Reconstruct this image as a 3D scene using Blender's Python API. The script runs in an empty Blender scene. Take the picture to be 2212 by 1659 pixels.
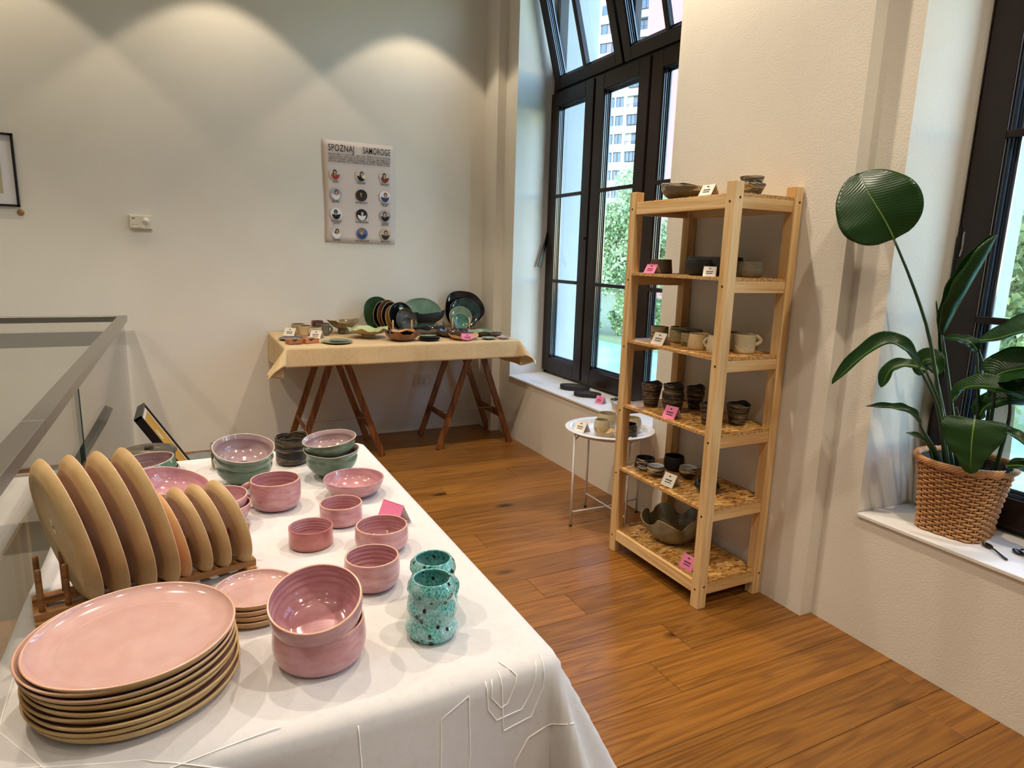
import bpy, math, random
import numpy as np
from mathutils import Vector, Matrix
R = math.radians
random.seed(7)
S = bpy.context.scene
COL = S.collection

# ---------------------------------------------------------------- camera, world, sun, exposure
YAW, PITCH, ROLL, FPX = 0.4691122, 0.1933958, 0.0294723, 1400.72
cam_d = bpy.data.cameras.new('camera'); cam = bpy.data.objects.new('camera', cam_d); COL.objects.link(cam)
fw = Vector((math.sin(YAW)*math.cos(PITCH), math.cos(YAW)*math.cos(PITCH), -math.sin(PITCH)))
rt = Vector((math.cos(YAW), -math.sin(YAW), 0)); up = rt.cross(fw)
r2 = rt*math.cos(ROLL)+up*math.sin(ROLL); u2 = -rt*math.sin(ROLL)+up*math.cos(ROLL)
mw = Matrix((r2, u2, -fw)).transposed().to_4x4(); mw.translation = Vector((0, 0, 1.45))
cam.matrix_world = mw
cam_d.sensor_width = 36; cam_d.lens = FPX/2212*36; cam_d.clip_start = 0.05; cam_d.clip_end = 1000
S.camera = cam

S.view_settings.view_transform = 'Standard'; S.view_settings.look = 'None'
S.view_settings.gamma = 1; S.view_settings.use_curve_mapping = False
S.view_settings.exposure = 0.52

W = bpy.data.worlds.new('world'); S.world = W; W.use_nodes = True
wn = W.node_tree; bg = wn.nodes['Background']
sky = wn.nodes.new('ShaderNodeTexSky'); sky.sky_type = 'NISHITA'; sky.sun_disc = False
sky.sun_elevation = R(52); sky.sun_rotation = R(230); sky.air_density = 1.3; sky.dust_density = .1; sky.ozone_density = 2.5
wn.links.new(sky.outputs[0], bg.inputs[0]); bg.inputs[1].default_value = 1.3

sun_d = bpy.data.lights.new('sun', 'SUN'); sun_d.energy = 2.6; sun_d.angle = R(0.6); sun_d.color = (1, .95, .86)
sun = bpy.data.objects.new('sun', sun_d); COL.objects.link(sun)
sun.rotation_euler = Vector((-0.52, -0.42, 0.95)).to_track_quat('Z', 'Y').to_euler()

def spot(x, y, z, energy, size=92, blend=.12, tgt=None, color=(1, .83, .62), r=.04):
    d = bpy.data.lights.new('ceiling_spot', 'SPOT'); d.energy = energy; d.spot_size = R(size); d.spot_blend = blend
    d.color = color; d.shadow_soft_size = r
    o = bpy.data.objects.new('ceiling_spot', d); COL.objects.link(o); o.location = (x, y, z)
    if tgt: o.rotation_euler = (Vector((x, y, z))-Vector(tgt)).to_track_quat('Z', 'Y').to_euler()
    return o
SPOT_E = 21
for sx in (-2.3, -1.0, .303, 1.64): spot(sx, 4.56, 3.52, SPOT_E)
for sx in (-2.3, -1.0, .303, 1.64):
    for sy in (2.5, .5, -1.6): spot(sx, sy, 3.65, (96 if sx > 1 else (98 if sy > 2 else 24)), 120, .7, color=(1, .85, .68))
# daylight comes in through the two visible windows and one added behind the camera (portals only guide sampling of the sky)
for (yc, w) in ((3.76, 1.86), (.58, 1.86), (-2.57, 1.86)):
    d = bpy.data.lights.new('window_portal', 'AREA'); d.shape = 'RECTANGLE'; d.size = w; d.size_y = 3.1
    d.cycles.is_portal = True
    o = bpy.data.objects.new('window_portal', d); COL.objects.link(o); o.location = (3.0, yc, 2.05)
    o.rotation_euler = (R(90), 0, R(90))
S.cycles.use_denoising = True
S.cycles.max_bounces = 8; S.cycles.diffuse_bounces = 4; S.cycles.glossy_bounces = 4; S.cycles.transmission_bounces = 6
S.cycles.transparent_max_bounces = 16; S.cycles.sample_clamp_indirect = 6; S.cycles.caustics_reflective = False; S.cycles.caustics_refractive = False

# ---------------------------------------------------------------- materials
def lin(h):
    h = h.lstrip('#'); o = []
    for i in (0, 2, 4):
        c = int(h[i:i+2], 16)/255
        o.append(c/12.92 if c <= .04045 else ((c+.055)/1.055)**2.4)
    return (*o, 1)

class Mat:
    def __init__(s, name, color='#808080', rough=.5, metal=0, spec=.5, coat=0, trans=0):
        s.m = bpy.data.materials.new(name); s.m.use_nodes = True; s.t = s.m.node_tree; s.n = s.t.nodes; s.l = s.t.links
        s.b = s.n['Principled BSDF']; s.b.inputs['Base Color'].default_value = lin(color)
        s.b.inputs['Roughness'].default_value = rough; s.b.inputs['Metallic'].default_value = metal
        s.b.inputs['Specular IOR Level'].default_value = spec; s.b.inputs['Coat Weight'].default_value = coat
        s.tc = s.n.new('ShaderNodeTexCoord')
    def node(s, ty, ins=None, **kw):
        n = s.n.new(ty)
        for k, v in kw.items(): setattr(n, k, v)
        for k, v in (ins or {}).items():
            if isinstance(v, bpy.types.NodeSocket): s.l.new(v, n.inputs[k])
            else: n.inputs[k].default_value = v
        return n
    def co(s, scale=(1, 1, 1), rnd=0, rot=(0, 0, 0)):
        v = s.tc.outputs['Object']
        if rnd:
            oi = s.node('ShaderNodeObjectInfo')
            mm = s.node('ShaderNodeMath', {0: oi.outputs['Random'], 1: rnd}, operation='MULTIPLY')
            v = s.node('ShaderNodeVectorMath', {0: v, 1: mm.outputs[0]}, operation='ADD').outputs[0]
        return s.node('ShaderNodeMapping', {'Vector': v, 'Scale': scale, 'Rotation': rot}).outputs[0]
    def noise(s, vec, scale=5, detail=4, rough=.5, dist=0):
        return s.node('ShaderNodeTexNoise', {'Vector': vec, 'Scale': scale, 'Detail': detail, 'Roughness': rough, 'Distortion': dist}).outputs[0]
    def ramp(s, fac, stops, interp='LINEAR'):
        n = s.node('ShaderNodeValToRGB', {0: fac}); r = n.color_ramp; r.interpolation = interp
        while len(r.elements) < len(stops): r.elements.new(.5)
        for e, (p, c) in zip(r.elements, stops): e.position = p; e.color = lin(c) if isinstance(c, str) else c
        return n.outputs[0]
    def mix(s, fac, a, b, mode='MIX'):
        n = s.node('ShaderNodeMix', data_type='RGBA', blend_type=mode)
        for i, v in ((0, fac), (6, a), (7, b)):
            if isinstance(v, bpy.types.NodeSocket): s.l.new(v, n.inputs[i])
            else: n.inputs[i].default_value = lin(v) if isinstance(v, str) else v
        return n.outputs[2]
    def base(s, c): s.l.new(c, s.b.inputs['Base Color']); return s
    def roughsock(s, c): s.l.new(c, s.b.inputs['Roughness']); return s
    def bump(s, h, strength=.3, dist=.01):
        n = s.node('ShaderNodeBump', {'Height': h, 'Strength': strength, 'Distance': dist}); s.l.new(n.outputs[0], s.b.inputs['Normal']); return s

def plain(name, c, rough=.5, metal=0, spec=.5, coat=0): return Mat(name, c, rough, metal, spec, coat).m

def plaster(name, c1, c2, bump=.25):
    M = Mat(name, c1, .9, spec=.2); v = M.co()
    M.base(M.mix(M.ramp(M.noise(v, 1.1, 6, .6), [(.35, (0, 0, 0, 1)), (.7, (1, 1, 1, 1))]), c1, c2))
    M.bump(M.noise(v, 130, 4, .6), bump, .003); return M.m
wall_m = plaster('wall_plaster', '#e4dfd4', '#dcd6ca')
wallR_m = plaster('rough_wall_plaster', '#e2dccf', '#dad3c5', .5)
reveal_m = plaster('reveal_plaster', '#e8e4de', '#dfdbd5', .35)
ext_m = plaster('exterior_render', '#b9bdbd', '#adb1b1', .6)
ceil_m = plain('ceiling_paint', '#e9e5dc', .9)
sill_m = Mat('sill_board', '#e6e4e0', .45)
sill_m.base(sill_m.mix(sill_m.noise(sill_m.co(), 5, 4), '#e9e7e4', '#dcd9d3')); sill_m = sill_m.m

def wood(name, dark, light, axis, scale=1., rough=.5, knots=True, rnd=9., contrast=1., nring=24, sharp=1., along=.55, ringw=.45, vary=(.90, 1.08)):
    """grain that runs along the given axis, with rings and knots"""
    M = Mat(name, light, rough)
    st = [9*scale]*3; st[axis] = along*scale
    v = M.co(tuple(st), rnd)
    big = M.noise(v, 1.2, 3, .5, .6)
    rings = M.node('ShaderNodeMath', {0: big, 1: nring}, operation='MULTIPLY')
    sn = M.node('ShaderNodeMath', {0: rings.outputs[0]}, operation='SINE')
    r01 = M.node('ShaderNodeMapRange', {0: sn.outputs[0], 1: -1, 2: 1, 3: 0, 4: 1}).outputs[0]
    r01 = M.node('ShaderNodeMath', {0: r01, 1: sharp}, operation='POWER').outputs[0]
    st2 = [90*scale]*3; st2[axis] = 2.5*scale
    fine = M.noise(M.co(tuple(st2), rnd), 1.5, 4, .65)
    f = M.node('ShaderNodeMath', {0: r01, 1: ringw}, operation='MULTIPLY').outputs[0]
    f = M.node('ShaderNodeMath', {0: f, 1: fine}, operation='ADD').outputs[0]
    col = M.ramp(f, [(.35, light), (.95 if ringw > .3 else .82, dark)])
    if knots:
        st3 = [5.2*scale]*3; st3[axis] = 2.2*scale
        vo = M.node('ShaderNodeTexVoronoi', {'Vector': M.co(tuple(st3), rnd), 'Scale': 1.}).outputs['Distance']
        k = M.ramp(vo, [(.045, (1, 1, 1, 1)), (.13, (0, 0, 0, 1))])
        kk = [c*.22 for c in lin(dark)[:3]]+[1]
        col = M.mix(k, col, tuple(kk))
    oi = M.node('ShaderNodeObjectInfo')
    br = M.node('ShaderNodeMapRange', {0: oi.outputs['Random'], 3: vary[0], 4: vary[1]}).outputs[0]
    hs = M.node('ShaderNodeHueSaturation', {'Value': br, 'Color': col}).outputs[0]
    M.base(hs); M.bump(f, .12, .002)
    return M
oak = wood('oak_plank', '#74481b', '#9b6728', 0, .75, .34, nring=62, sharp=1.6, along=.6, ringw=.24, vary=(.78, 1.16)).m
oak_joint = plain('floor_joint', '#3d2814', .8)
pineZ = wood('pine_upright', '#c89d62', '#e6c793', 2, 1.3, .55, False, contrast=.7).m
pineY = wood('pine_long_rail', '#c89d62', '#e8ca98', 1, 1.3, .55, False, contrast=.7).m
pineX = wood('pine_short_rail', '#c4985d', '#e2c28c', 0, 1.3, .55, False, contrast=.7).m
trestle_m = wood('stained_trestle_wood', '#5a2f12', '#8d5427', 2, 1.5, .45, False).m
rack_m = wood('acacia_rack', '#85552a', '#b27c43', 0, 2.2, .5, False).m
block_m = wood('terracotta_block', '#a2603a', '#c47e50', 0, 2.2, .6, False).m

def osb():
    M = Mat('strand_board', '#b98443', .55)
    layers = []
    col = None
    for i, (rot, sc) in enumerate(((.4, (22, 75, 40)), (1.9, (26, 80, 40)), (2.7, (20, 66, 40)))):
        vo = M.node('ShaderNodeTexVoronoi', {'Vector': M.co(sc, rot=(0, 0, rot)), 'Scale': 1.}, feature='F1')
        c = M.node('ShaderNodeSeparateColor', {0: vo.outputs['Color']}).outputs[i % 3]
        rc = M.ramp(c, [(0, '#5e3a14'), (.22, '#a36f30'), (.6, '#c89348'), (1, '#e0b878')])
        col = rc if col is None else M.mix(M.ramp(M.noise(M.co(), 14+9*i, 2), [(.48, (0, 0, 0, 1)), (.52, (1, 1, 1, 1))], 'CONSTANT'), col, rc)
    M.base(col); M.bump(M.noise(M.co((30, 60, 60)), 3, 3), .5, .003); return M.m
osb_m = osb()
def osb_edge():
    M = Mat('strand_board_edge', '#c29355', .8); v = M.co((90, 90, 260))
    M.base(M.ramp(M.noise(v, 1.2, 3, .7), [(.36, '#3e2810'), (.47, '#b98a4c'), (.62, '#e0bd86')])); return M.m
osbe_m = osb_edge()

def glass_mat(name, tint, gl=.0, ior=1.5):
    m = bpy.data.materials.new(name); m.use_nodes = True; t = m.node_tree; t.nodes.clear()
    out = t.nodes.new('ShaderNodeOutputMaterial'); mx = t.nodes.new('ShaderNodeMixShader')
    lw = t.nodes.new('ShaderNodeLayerWeight'); lw.inputs[0].default_value = .5
    pw = t.nodes.new('ShaderNodeMath'); pw.operation = 'POWER'; t.links.new(lw.outputs['Facing'], pw.inputs[0]); pw.inputs[1].default_value = 5
    fr = t.nodes.new('ShaderNodeMath'); fr.operation = 'MULTIPLY_ADD'; t.links.new(pw.outputs[0], fr.inputs[0]); fr.inputs[1].default_value = .95; fr.inputs[2].default_value = .04
    tr = t.nodes.new('ShaderNodeBsdfTransparent'); tr.inputs[0].default_value = tint
    g = t.nodes.new('ShaderNodeBsdfGlossy'); g.inputs['Roughness'].default_value = gl
    t.links.new(fr.outputs[0], mx.inputs[0]); t.links.new(tr.outputs[0], mx.inputs[1]); t.links.new(g.outputs[0], mx.inputs[2])
    t.links.new(mx.outputs[0], out.inputs[0]); return m
glass_m = glass_mat('balustrade_glass', (.985, .99, .985, 1))
glassedge_m = plain('glass_edge', '#2f4a42', .15)
pane_m = glass_mat('window_glass', (.97, .985, .98, 1))
steel_m = Mat('brushed_steel', '#a9a59f', .3, 1); steel_m.bump(steel_m.noise(steel_m.co((300, 4, 300)), 3, 3), .1, .001); steel_m = steel_m.m
frame_m = Mat('dark_brown_frame_lacquer', '#261a14', .3, spec=.3); frame_m = frame_m.m
bead_m = plain('glazing_bead_gasket', '#14161b', .18, spec=.8)
black_m = plain('black_satin', '#0e0e10', .35)
blackmetal_m = plain('black_ironmongery', '#101114', .3, .4)
chrome_m = plain('zinc_plated_steel', '#b9bbbc', .25, 1)
whitemetal_m = plain('white_powder_coat', '#dcdcdd', .3)
paper_m = plain('white_card', '#e8e0d4', .8)
pink_m = plain('pink_card', '#e87fa8', .8)
print_m = plain('black_print', '#1d1a1b', .8)
plastic_m = plain('cream_plastic', '#dcd6c4', .4)
screw_m = plain('screw_hole', '#2a241c', .5, .5)

def glaze(name, c1, c2, rough=.18, scale=14, speck=None, streak=(1, 1, 1), bump=.0, coat=.3, thr=(.35, .65)):
    M = Mat(name, c1, rough, spec=.5, coat=coat); v = M.co(streak)
    M.b.inputs['Coat Roughness'].default_value = .06
    c = M.mix(M.ramp(M.noise(v, scale, 5, .6), [(thr[0], (0, 0, 0, 1)), (thr[1], (1, 1, 1, 1))]), c1, c2)
    if speck:
        sc, sz, col = speck
        vo = M.node('ShaderNodeTexVoronoi', {'Vector': M.co(), 'Scale': sc}).outputs['Distance']
        c = M.mix(M.ramp(vo, [(sz*.6, (1, 1, 1, 1)), (sz, (0, 0, 0, 1))]), c, col)
    M.base(c)
    if bump: M.bump(M.noise(M.co(), scale*5, 3), bump, .002)
    return M.m
pinkO = glaze('pink_glaze', '#b4787c', '#c69798', .2, 22, (260, .12, '#b4716e'), (1, 1, 3))
pinkI = glaze('pink_glaze_inside', '#ac757b', '#c09295', .12, 16, None, (1, 1, 5))
pinkP = glaze('pale_pink_glaze', '#bd958c', '#c29e96', .10, 22, (300, .10, '#c99a92'))
pinkR = glaze('red_pink_glaze', '#a2524e', '#b9766f', .15, 9, (260, .1, '#9b4640'), (1, 1, 2))
lilac = glaze('lilac_glaze', '#93787a', '#a68f8e', .1, 16, None, (1, 1, 5))
tan = glaze('bare_tan_clay', '#b08c57', '#c5a775', .55, 7, (420, .08, '#a5824e'), coat=0)
rimtan = glaze('tan_rim', '#cf9f83', '#d9ae94', .25, 20)
greenG = glaze('sage_green_glaze', '#566f5b', '#70866d', .12, 9, (300, .08, '#4c654f'), (1, 1, 1.6))
greenRim = glaze('pale_rim', '#a9a08f', '#bdb3a1', .2, 20)
celadon = glaze('celadon_glaze', '#5e7f68', '#86a189', .12, 8)
greenD = glaze('dark_green_glaze', '#2b4329', '#43593a', .12, 7)
blackG = glaze('gloss_black_glaze', '#0b0c10', '#15161c', .1, 9)
blackM = glaze('matt_black_clay', '#161514', '#201e1d', .6, 30, coat=0)
brownC = glaze('dark_brown_clay', '#4b3a2c', '#5d4a38', .6, 20, coat=0)
brownB = glaze('glazed_brown', '#6b3d22', '#8a5733', .35, 20)
umber = glaze('umber_glaze', '#54301f', '#6d4330', .25, 20)
purpleG = glaze('aubergine_glaze', '#2d2129', '#3c2c33', .12, 12)
creamS = glaze('speckled_cream_glaze', '#b7a986', '#cabd9c', .25, 12, (75, .16, '#4a3a26'))
creamW = glaze('warm_cream_glaze', '#bfa173', '#d3bb92', .35, 9, (90, .1, '#8a6a3e'))
sand = glaze('sand_clay', '#a18a63', '#b8a27a', .5, 14, (120, .09, '#6b5a3d'), coat=0)
greyC = glaze('grey_green_stoneware', '#59523f', '#6f6750', .5, 12, None, (1, 1, 14), coat=0)
oliveG = glaze('olive_stoneware_glaze', '#6d6851', '#8a8468', .22, 7, (60, .08, '#4b4634'))
mossy = glaze('mottled_brown_green_glaze', '#6c5c3d', '#95825a', .25, 26, (70, .2, '#453a26'))
limeG = glaze('pale_lime_glaze', '#a9b478', '#bcc490', .2, 14)
orangeI = glaze('amber_glaze', '#b37b35', '#c9944c', .15, 20, (80, .12, '#e6c48a'))
peel = glaze('peach_clay', '#caa06e', '#d7b48a', .6, 10, coat=0)
greyG = glaze('grey_glaze', '#8b8d88', '#a9aaa4', .2, 10)
bluegrey = glaze('slate_blue_glaze', '#23262e', '#343a45', .15, 14)
whiteI = glaze('white_glaze_inside', '#b9bcc0', '#cfd1d3', .15, 14)
lilacP = glaze('mauve_glaze', '#a58d86', '#b9a39c', .3, 14)

def marble(name, stops, sc=(6, 6, 26), n=1.3, dist=2.4, rough=.45, coat=0.):
    M = Mat(name, '#222222', rough, coat=coat)
    M.base(M.ramp(M.noise(M.co(sc, rnd=3), n, 6, .62, dist), stops)); return M.m
marb_dark = marble('dark_marbled_clay', [(.40, '#17120e'), (.50, '#241c16'), (.535, '#9a8463'), (.56, '#3a2d21'), (.60, '#1b1511'), (.64, '#8a7455'), (.67, '#1d1712')], (4, 4, 62), 1.2, 1.0)
marb_black = marble('black_cream_marbled_clay', [(.35, '#0d0c0c'), (.50, '#131211'), (.53, '#b9a78a'), (.60, '#a89474'), (.62, '#131211')], (5, 5, 44), 1.1, 1.2, .4)
marb_grey = marble('grey_marbled_clay', [(.35, '#4f493b'), (.50, '#5d5747'), (.52, '#c7bda6'), (.57, '#b7ac93'), (.59, '#5a5444'), (.8, '#453f33')], (4, 4, 30), 1.1, 1.)
marb_mud = marble('olive_marbled_clay', [(.3, '#221c14'), (.50, '#3c3426'), (.60, '#4a4130'), (.64, '#968860'), (.7, '#2b2519')], (8, 8, 20), 1.3, 2)
marb_sand = marble('sand_marbled_clay', [(.38, '#2f2718'), (.46, '#87764f'), (.58, '#9d8c66'), (.66, '#6c5d3e')], (5, 5, 40), 1.2, 1.2, .5)

def teal():
    M = Mat('turquoise_lava_glaze', '#5fb3a3', .12, coat=.5)
    a = M.ramp(M.noise(M.co((1, 1, .6)), 300, 5, .8), [(.38, '#153e3a'), (.47, '#4a9c95'), (.57, '#7cc9c2'), (.68, '#cde6e4')])
    lo = M.noise(M.co(), 26, 3); a = M.mix(M.ramp(lo, [(.45, (0, 0, 0, 1)), (.75, (1, 1, 1, 1))]), a, '#9fbcc0')
    vo = M.node('ShaderNodeTexVoronoi', {'Vector': M.co((1, 1, .75)), 'Scale': 62, 'Randomness': 1.}).outputs['Distance']
    nz = M.noise(M.co(), 40, 2)
    nz = M.node('ShaderNodeMath', {0: nz, 1: .35}, operation='MULTIPLY').outputs[0]
    d = M.node('ShaderNodeMath', {0: vo, 1: nz}, operation='ADD').outputs[0]
    k = M.ramp(d, [(.40, (1, 1, 1, 1)), (.43, (0, 0, 0, 1))])
    M.base(M.mix(k, a, '#1d100c'))
    M.bump(M.ramp(d, [(.38, (0, 0, 0, 1)), (.46, (1, 1, 1, 1))]), .5, .002); return M.m
teal_m = teal()
def speckblack():
    M = Mat('black_lace_glaze', '#15130f', .25, coat=.3)
    a = M.ramp(M.noise(M.co(), 150, 4, .7), [(.5, '#14120e'), (.62, '#6f6244')])
    sep = M.node('ShaderNodeSeparateXYZ', {0: M.tc.outputs['Object']}).outputs[2]
    k = M.ramp(sep, [(.024, (0, 0, 0, 1)), (.03, (1, 1, 1, 1))]); M.base(M.mix(k, '#12110f', a)); return M.m
lace_m = speckblack()

def linen(name, c1, c2, sc, bump=.2):
    M = Mat(name, c1, .9, spec=.15); v = M.co()
    M.base(M.mix(M.ramp(M.noise(v, 60, 5, .8), [(.5, (0, 0, 0, 1)), (.72, (1, 1, 1, 1))]), c1, c2))
    M.bump(M.noise(v, sc, 2), bump, .001); return M.m
white_cloth = linen('white_cotton', '#cfcbc9', '#c7c3c0', 900)
thread_m = plain('white_embroidery_thread', '#f4f1ec', .8)
beige_cloth = linen('unbleached_linen', '#cfb58c', '#c0a174', 700, .3)

# ---------------------------------------------------------------- mesh builder
class MB:
    def __init__(s): s.v = []; s.f = []; s.mi = []; s.sm = []
    def add(s, vs, fs, mi=0, sm=False):
        o = len(s.v); s.v += [tuple(p) for p in vs]
        for k, f in enumerate(fs):
            s.f.append([i+o for i in f]); s.mi.append(mi[k] if isinstance(mi, list) else mi); s.sm.append(sm)
        return s
    def box(s, x0, x1, y0, y1, z0, z1, mi=0):
        p = [(x0, y0, z0), (x1, y0, z0), (x1, y1, z0), (x0, y1, z0), (x0, y0, z1), (x1, y0, z1), (x1, y1, z1), (x0, y1, z1)]
        return s.add(p, [(3, 2, 1, 0), (4, 5, 6, 7), (0, 1, 5, 4), (1, 2, 6, 5), (2, 3, 7, 6), (3, 0, 4, 7)], mi)
    def obox(s, a, b, w, h, upv=(0, 0, 1), mi=0):
        """beam from a to b, w across, h along upv"""
        a = Vector(a); b = Vector(b); d = (b-a).normalized(); u = Vector(upv); sd = d.cross(u).normalized(); u = sd.cross(d).normalized()
        ps = []
        for e in (a, b):
            for i, j in ((-1, -1), (1, -1), (1, 1), (-1, 1)): ps.append(e+sd*(w/2*i)+u*(h/2*j))
        return s.add(ps, [(3, 2, 1, 0), (4, 5, 6, 7), (0, 1, 5, 4), (1, 2, 6, 5), (2, 3, 7, 6), (3, 0, 4, 7)], mi)
    def prism(s, poly, z0, z1, mi=0):
        n = len(poly); ps = [(x, y, z0) for x, y in poly]+[(x, y, z1) for x, y in poly]
        fs = [tuple(range(n-1, -1, -1)), tuple(range(n, 2*n))]+[(i, (i+1) % n, n+(i+1) % n, n+i) for i in range(n)]
        return s.add(ps, fs, mi)
    def tube(s, pts, r, n=8, mi=0, closed=False, flat=None, cap=True):
        pts = [Vector(p) for p in pts]; m = len(pts); rs = r if isinstance(r, (list, tuple)) else [r]*m
        vs = []; prev = None
        for i, p in enumerate(pts):
            if closed: t = (pts[(i+1) % m]-pts[i-1])
            else: t = pts[min(i+1, m-1)]-pts[max(i-1, 0)]
            t.normalize()
            if prev is None:
                a = Vector((0, 0, 1)) if abs(t.z) < .9 else Vector((1, 0, 0)); u = t.cross(a).normalized()
            else: u = (prev-t*prev.dot(t)).normalized()
            prev = u; w = t.cross(u)
            fl = flat if flat else 1
            for k in range(n):
                an = 2*math.pi*k/n; vs.append(p+u*(math.cos(an)*rs[i])+w*(math.sin(an)*rs[i]*fl))
        fs = []
        for i in range(m if closed else m-1):
            j = (i+1) % m
            for k in range(n): fs.append((i*n+k, i*n+(k+1) % n, j*n+(k+1) % n, j*n+k))
        if cap and not closed: fs.append(tuple(range(n-1, -1, -1))); fs.append(tuple((m-1)*n+k for k in range(n)))
        return s.add(vs, fs, mi, True)
    def lathe(s, prof, n=48, mi=None, deform=None):
        """prof: [(r,z)], mi: material per segment"""
        vs = []; m = len(prof)
        for (r, z) in prof:
            for k in range(n):
                a = 2*math.pi*k/n; p = (max(r, 1e-4)*math.cos(a), max(r, 1e-4)*math.sin(a), z)
                vs.append(deform(p, a, r, z) if deform else p)
        fs = []; ms = []
        for i in range(m-1):
            for k in range(n):
                fs.append((i*n+k, i*n+(k+1) % n, (i+1)*n+(k+1) % n, (i+1)*n+k)); ms.append(mi[i] if mi else 0)
        return s.add(vs, fs, ms, True)
    def grid(s, fn, nu, nv, mi=0, sm=True):
        vs = [fn(i/(nu-1), j/(nv-1)) for j in range(nv) for i in range(nu)]
        fs = [(j*nu+i, j*nu+i+1, (j+1)*nu+i+1, (j+1)*nu+i) for j in range(nv-1) for i in range(nu-1)]
        return s.add(vs, fs, mi, sm)
    def disc(s, c, r, ax='y', n=16, mi=0, ry=None):
        vs = []
        for k in range(n):
            a = 2*math.pi*k/n; u = r*math.cos(a); w = (ry or r)*math.sin(a)
            vs.append((c[0]+u, c[1], c[2]+w) if ax == 'y' else ((c[0], c[1]+u, c[2]+w) if ax == 'x' else (c[0]+u, c[1]+w, c[2])))
        return s.add(vs, [tuple(range(n))], mi)
    def build(s, name, mats, parent=None, loc=None, bevel=0, solid=0, sub=0):
        me = bpy.data.meshes.new(name); me.from_pydata(s.v, [], s.f)
        for m in (mats if isinstance(mats, (list, tuple)) else [mats]): me.materials.append(m)
        me.polygons.foreach_set('material_index', s.mi); me.polygons.foreach_set('use_smooth', s.sm); me.update()
        o = bpy.data.objects.new(name, me); COL.objects.link(o)
        if parent: o.parent = parent
        if loc: o.location = loc
        if solid: q = o.modifiers.new('solid', 'SOLIDIFY'); q.thickness = solid; q.offset = 0
        if bevel: q = o.modifiers.new('bevel', 'BEVEL'); q.width = bevel; q.segments = 2; q.limit_method = 'ANGLE'
        if sub: q = o.modifiers.new('sub', 'SUBSURF'); q.levels = sub; q.render_levels = sub
        return o

def tag(o, label=None, cat=None, group=None, kind=None):
    if label: o['label'] = label
    if cat: o['category'] = cat
    if group: o['group'] = group
    if kind: o['kind'] = kind
    return o
def empty(name, loc, label, cat, group=None, rz=0):
    o = bpy.data.objects.new(name, None); o.empty_display_size = .05; COL.objects.link(o); o.location = loc; o.rotation_euler = (0, 0, rz)
    return tag(o, label, cat, group)

# ---------------------------------------------------------------- room shell
H = 3.8
def struct(o, label=None): o['kind'] = 'structure'; return o
floor = struct(MB().box(-.37, 2.6, -3.6, 5.3, -.3, -.012).box(-4.3, -.37, 4.9, 5.3, -.3, -.012).box(-4.3, -.37, -3.6, -1.2, -.3, -.012).build('floor', [oak_joint]))
rows = []
y = 1.494-.184*30
pm = {}
ri = 0
while y < 5.06:
    w = .184; x = -.37+((ri*0.731) % 1)*-1.7; ri += 1
    x0 = x
    while x0 < 2.34:
        L = random.choice((1.75, 1.75, 1.4, 2.0)); a = max(x0, -.37); b = min(x0+L, 2.34)
        if b-a > .03 and y+w > -1.0:
            yy = min(y+w, 5.07)
            cx = (a+b)/2; cy = (y+yy)/2; g = .0010; ch = .0006
            hx = (b-a)/2-g; hy = (yy-y)/2-g
            p = MB(); vs = [(-hx, -hy, -.012), (hx, -hy, -.012), (hx, hy, -.012), (-hx, hy, -.012), (-hx, -hy, -ch), (hx, -hy, -ch), (hx, hy, -ch), (-hx, hy, -ch),
                            (-hx+ch, -hy+ch, 0), (hx-ch, -hy+ch, 0), (hx-ch, hy-ch, 0), (-hx+ch, hy-ch, 0)]
            p.add(vs, [(0, 1, 5, 4), (1, 2, 6, 5), (2, 3, 7, 6), (3, 0, 4, 7), (4, 5, 9, 8), (5, 6, 10, 9), (6, 7, 11, 10), (7, 4, 8, 11), (8, 9, 10, 11)])
            p.build('plank', oak, floor, (cx, cy, 0))
        x0 += L
    y += w

struct(MB().box(-4.5, 2.4, 5.06, 5.36, -3.4, H).build('wall_back', wall_m))
struct(MB().box(-4.5, 3.05, -3.9, -3.6, -3.4, H).build('wall_front', wall_m))
struct(MB().box(-4.8, -4.3, -3.6, 5.06, -3.4, H).build('wall_left', wall_m))
struct(MB().box(-4.8, 3.05, -3.9, 5.36, H, H+.3).build('ceiling', ceil_m))
struct(MB().box(-4.3, -.36, -3.6, 5.06, -3.4, -3.2).build('floor_lower', plain('lower_floor', '#c9bfae', .5)))
struct(MB().box(-.40, -.365, -1.2, 4.9, -.32, -.001).box(-4.3, -.40, 4.895, 4.935, -.32, -.001).box(-4.3, -.4, -1.24, -1.2, -.32, -.001).box(-.40, -.37, -1.2, 4.9, -3.2, -.32).build('trim_1', plain('stair_edge_paint', '#d9d2c4', .7)))

# right wall: piers and parapets in plan, with an unseen opening added for daylight; visible openings at y 2.81..4.63 and -0.33..1.52
wr = MB()
WZ = .495
wr.prism([(2.25, 5.36), (2.25, 4.82), (2.322, 4.82), (2.322, 4.63), (2.66, 4.71), (2.76, 4.71), (2.76, 5.36)], 0, H)
wr.prism([(2.322, 2.81), (2.322, 2.68), (2.24, 2.68), (2.24, 1.672), (2.306, 1.672), (2.306, 1.525), (2.64, 1.508), (2.76, 1.508), (2.76, 2.81)], 0, H)
wr.prism([(2.306, -.35), (2.306, -.5), (2.24, -.5), (2.24, -1.5), (2.306, -1.5), (2.306, -1.62), (2.64, -1.635), (2.76, -1.635), (2.76, -.35)], 0, H)
wr.prism([(2.306, -3.5), (2.306, -3.7), (2.76, -3.7), (2.76, -3.5)], 0, H)
wr.prism([(2.322, 2.81), (2.322, 4.63), (2.66, 4.71), (2.76, 4.71), (2.76, 2.81)], 0, WZ)
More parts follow.
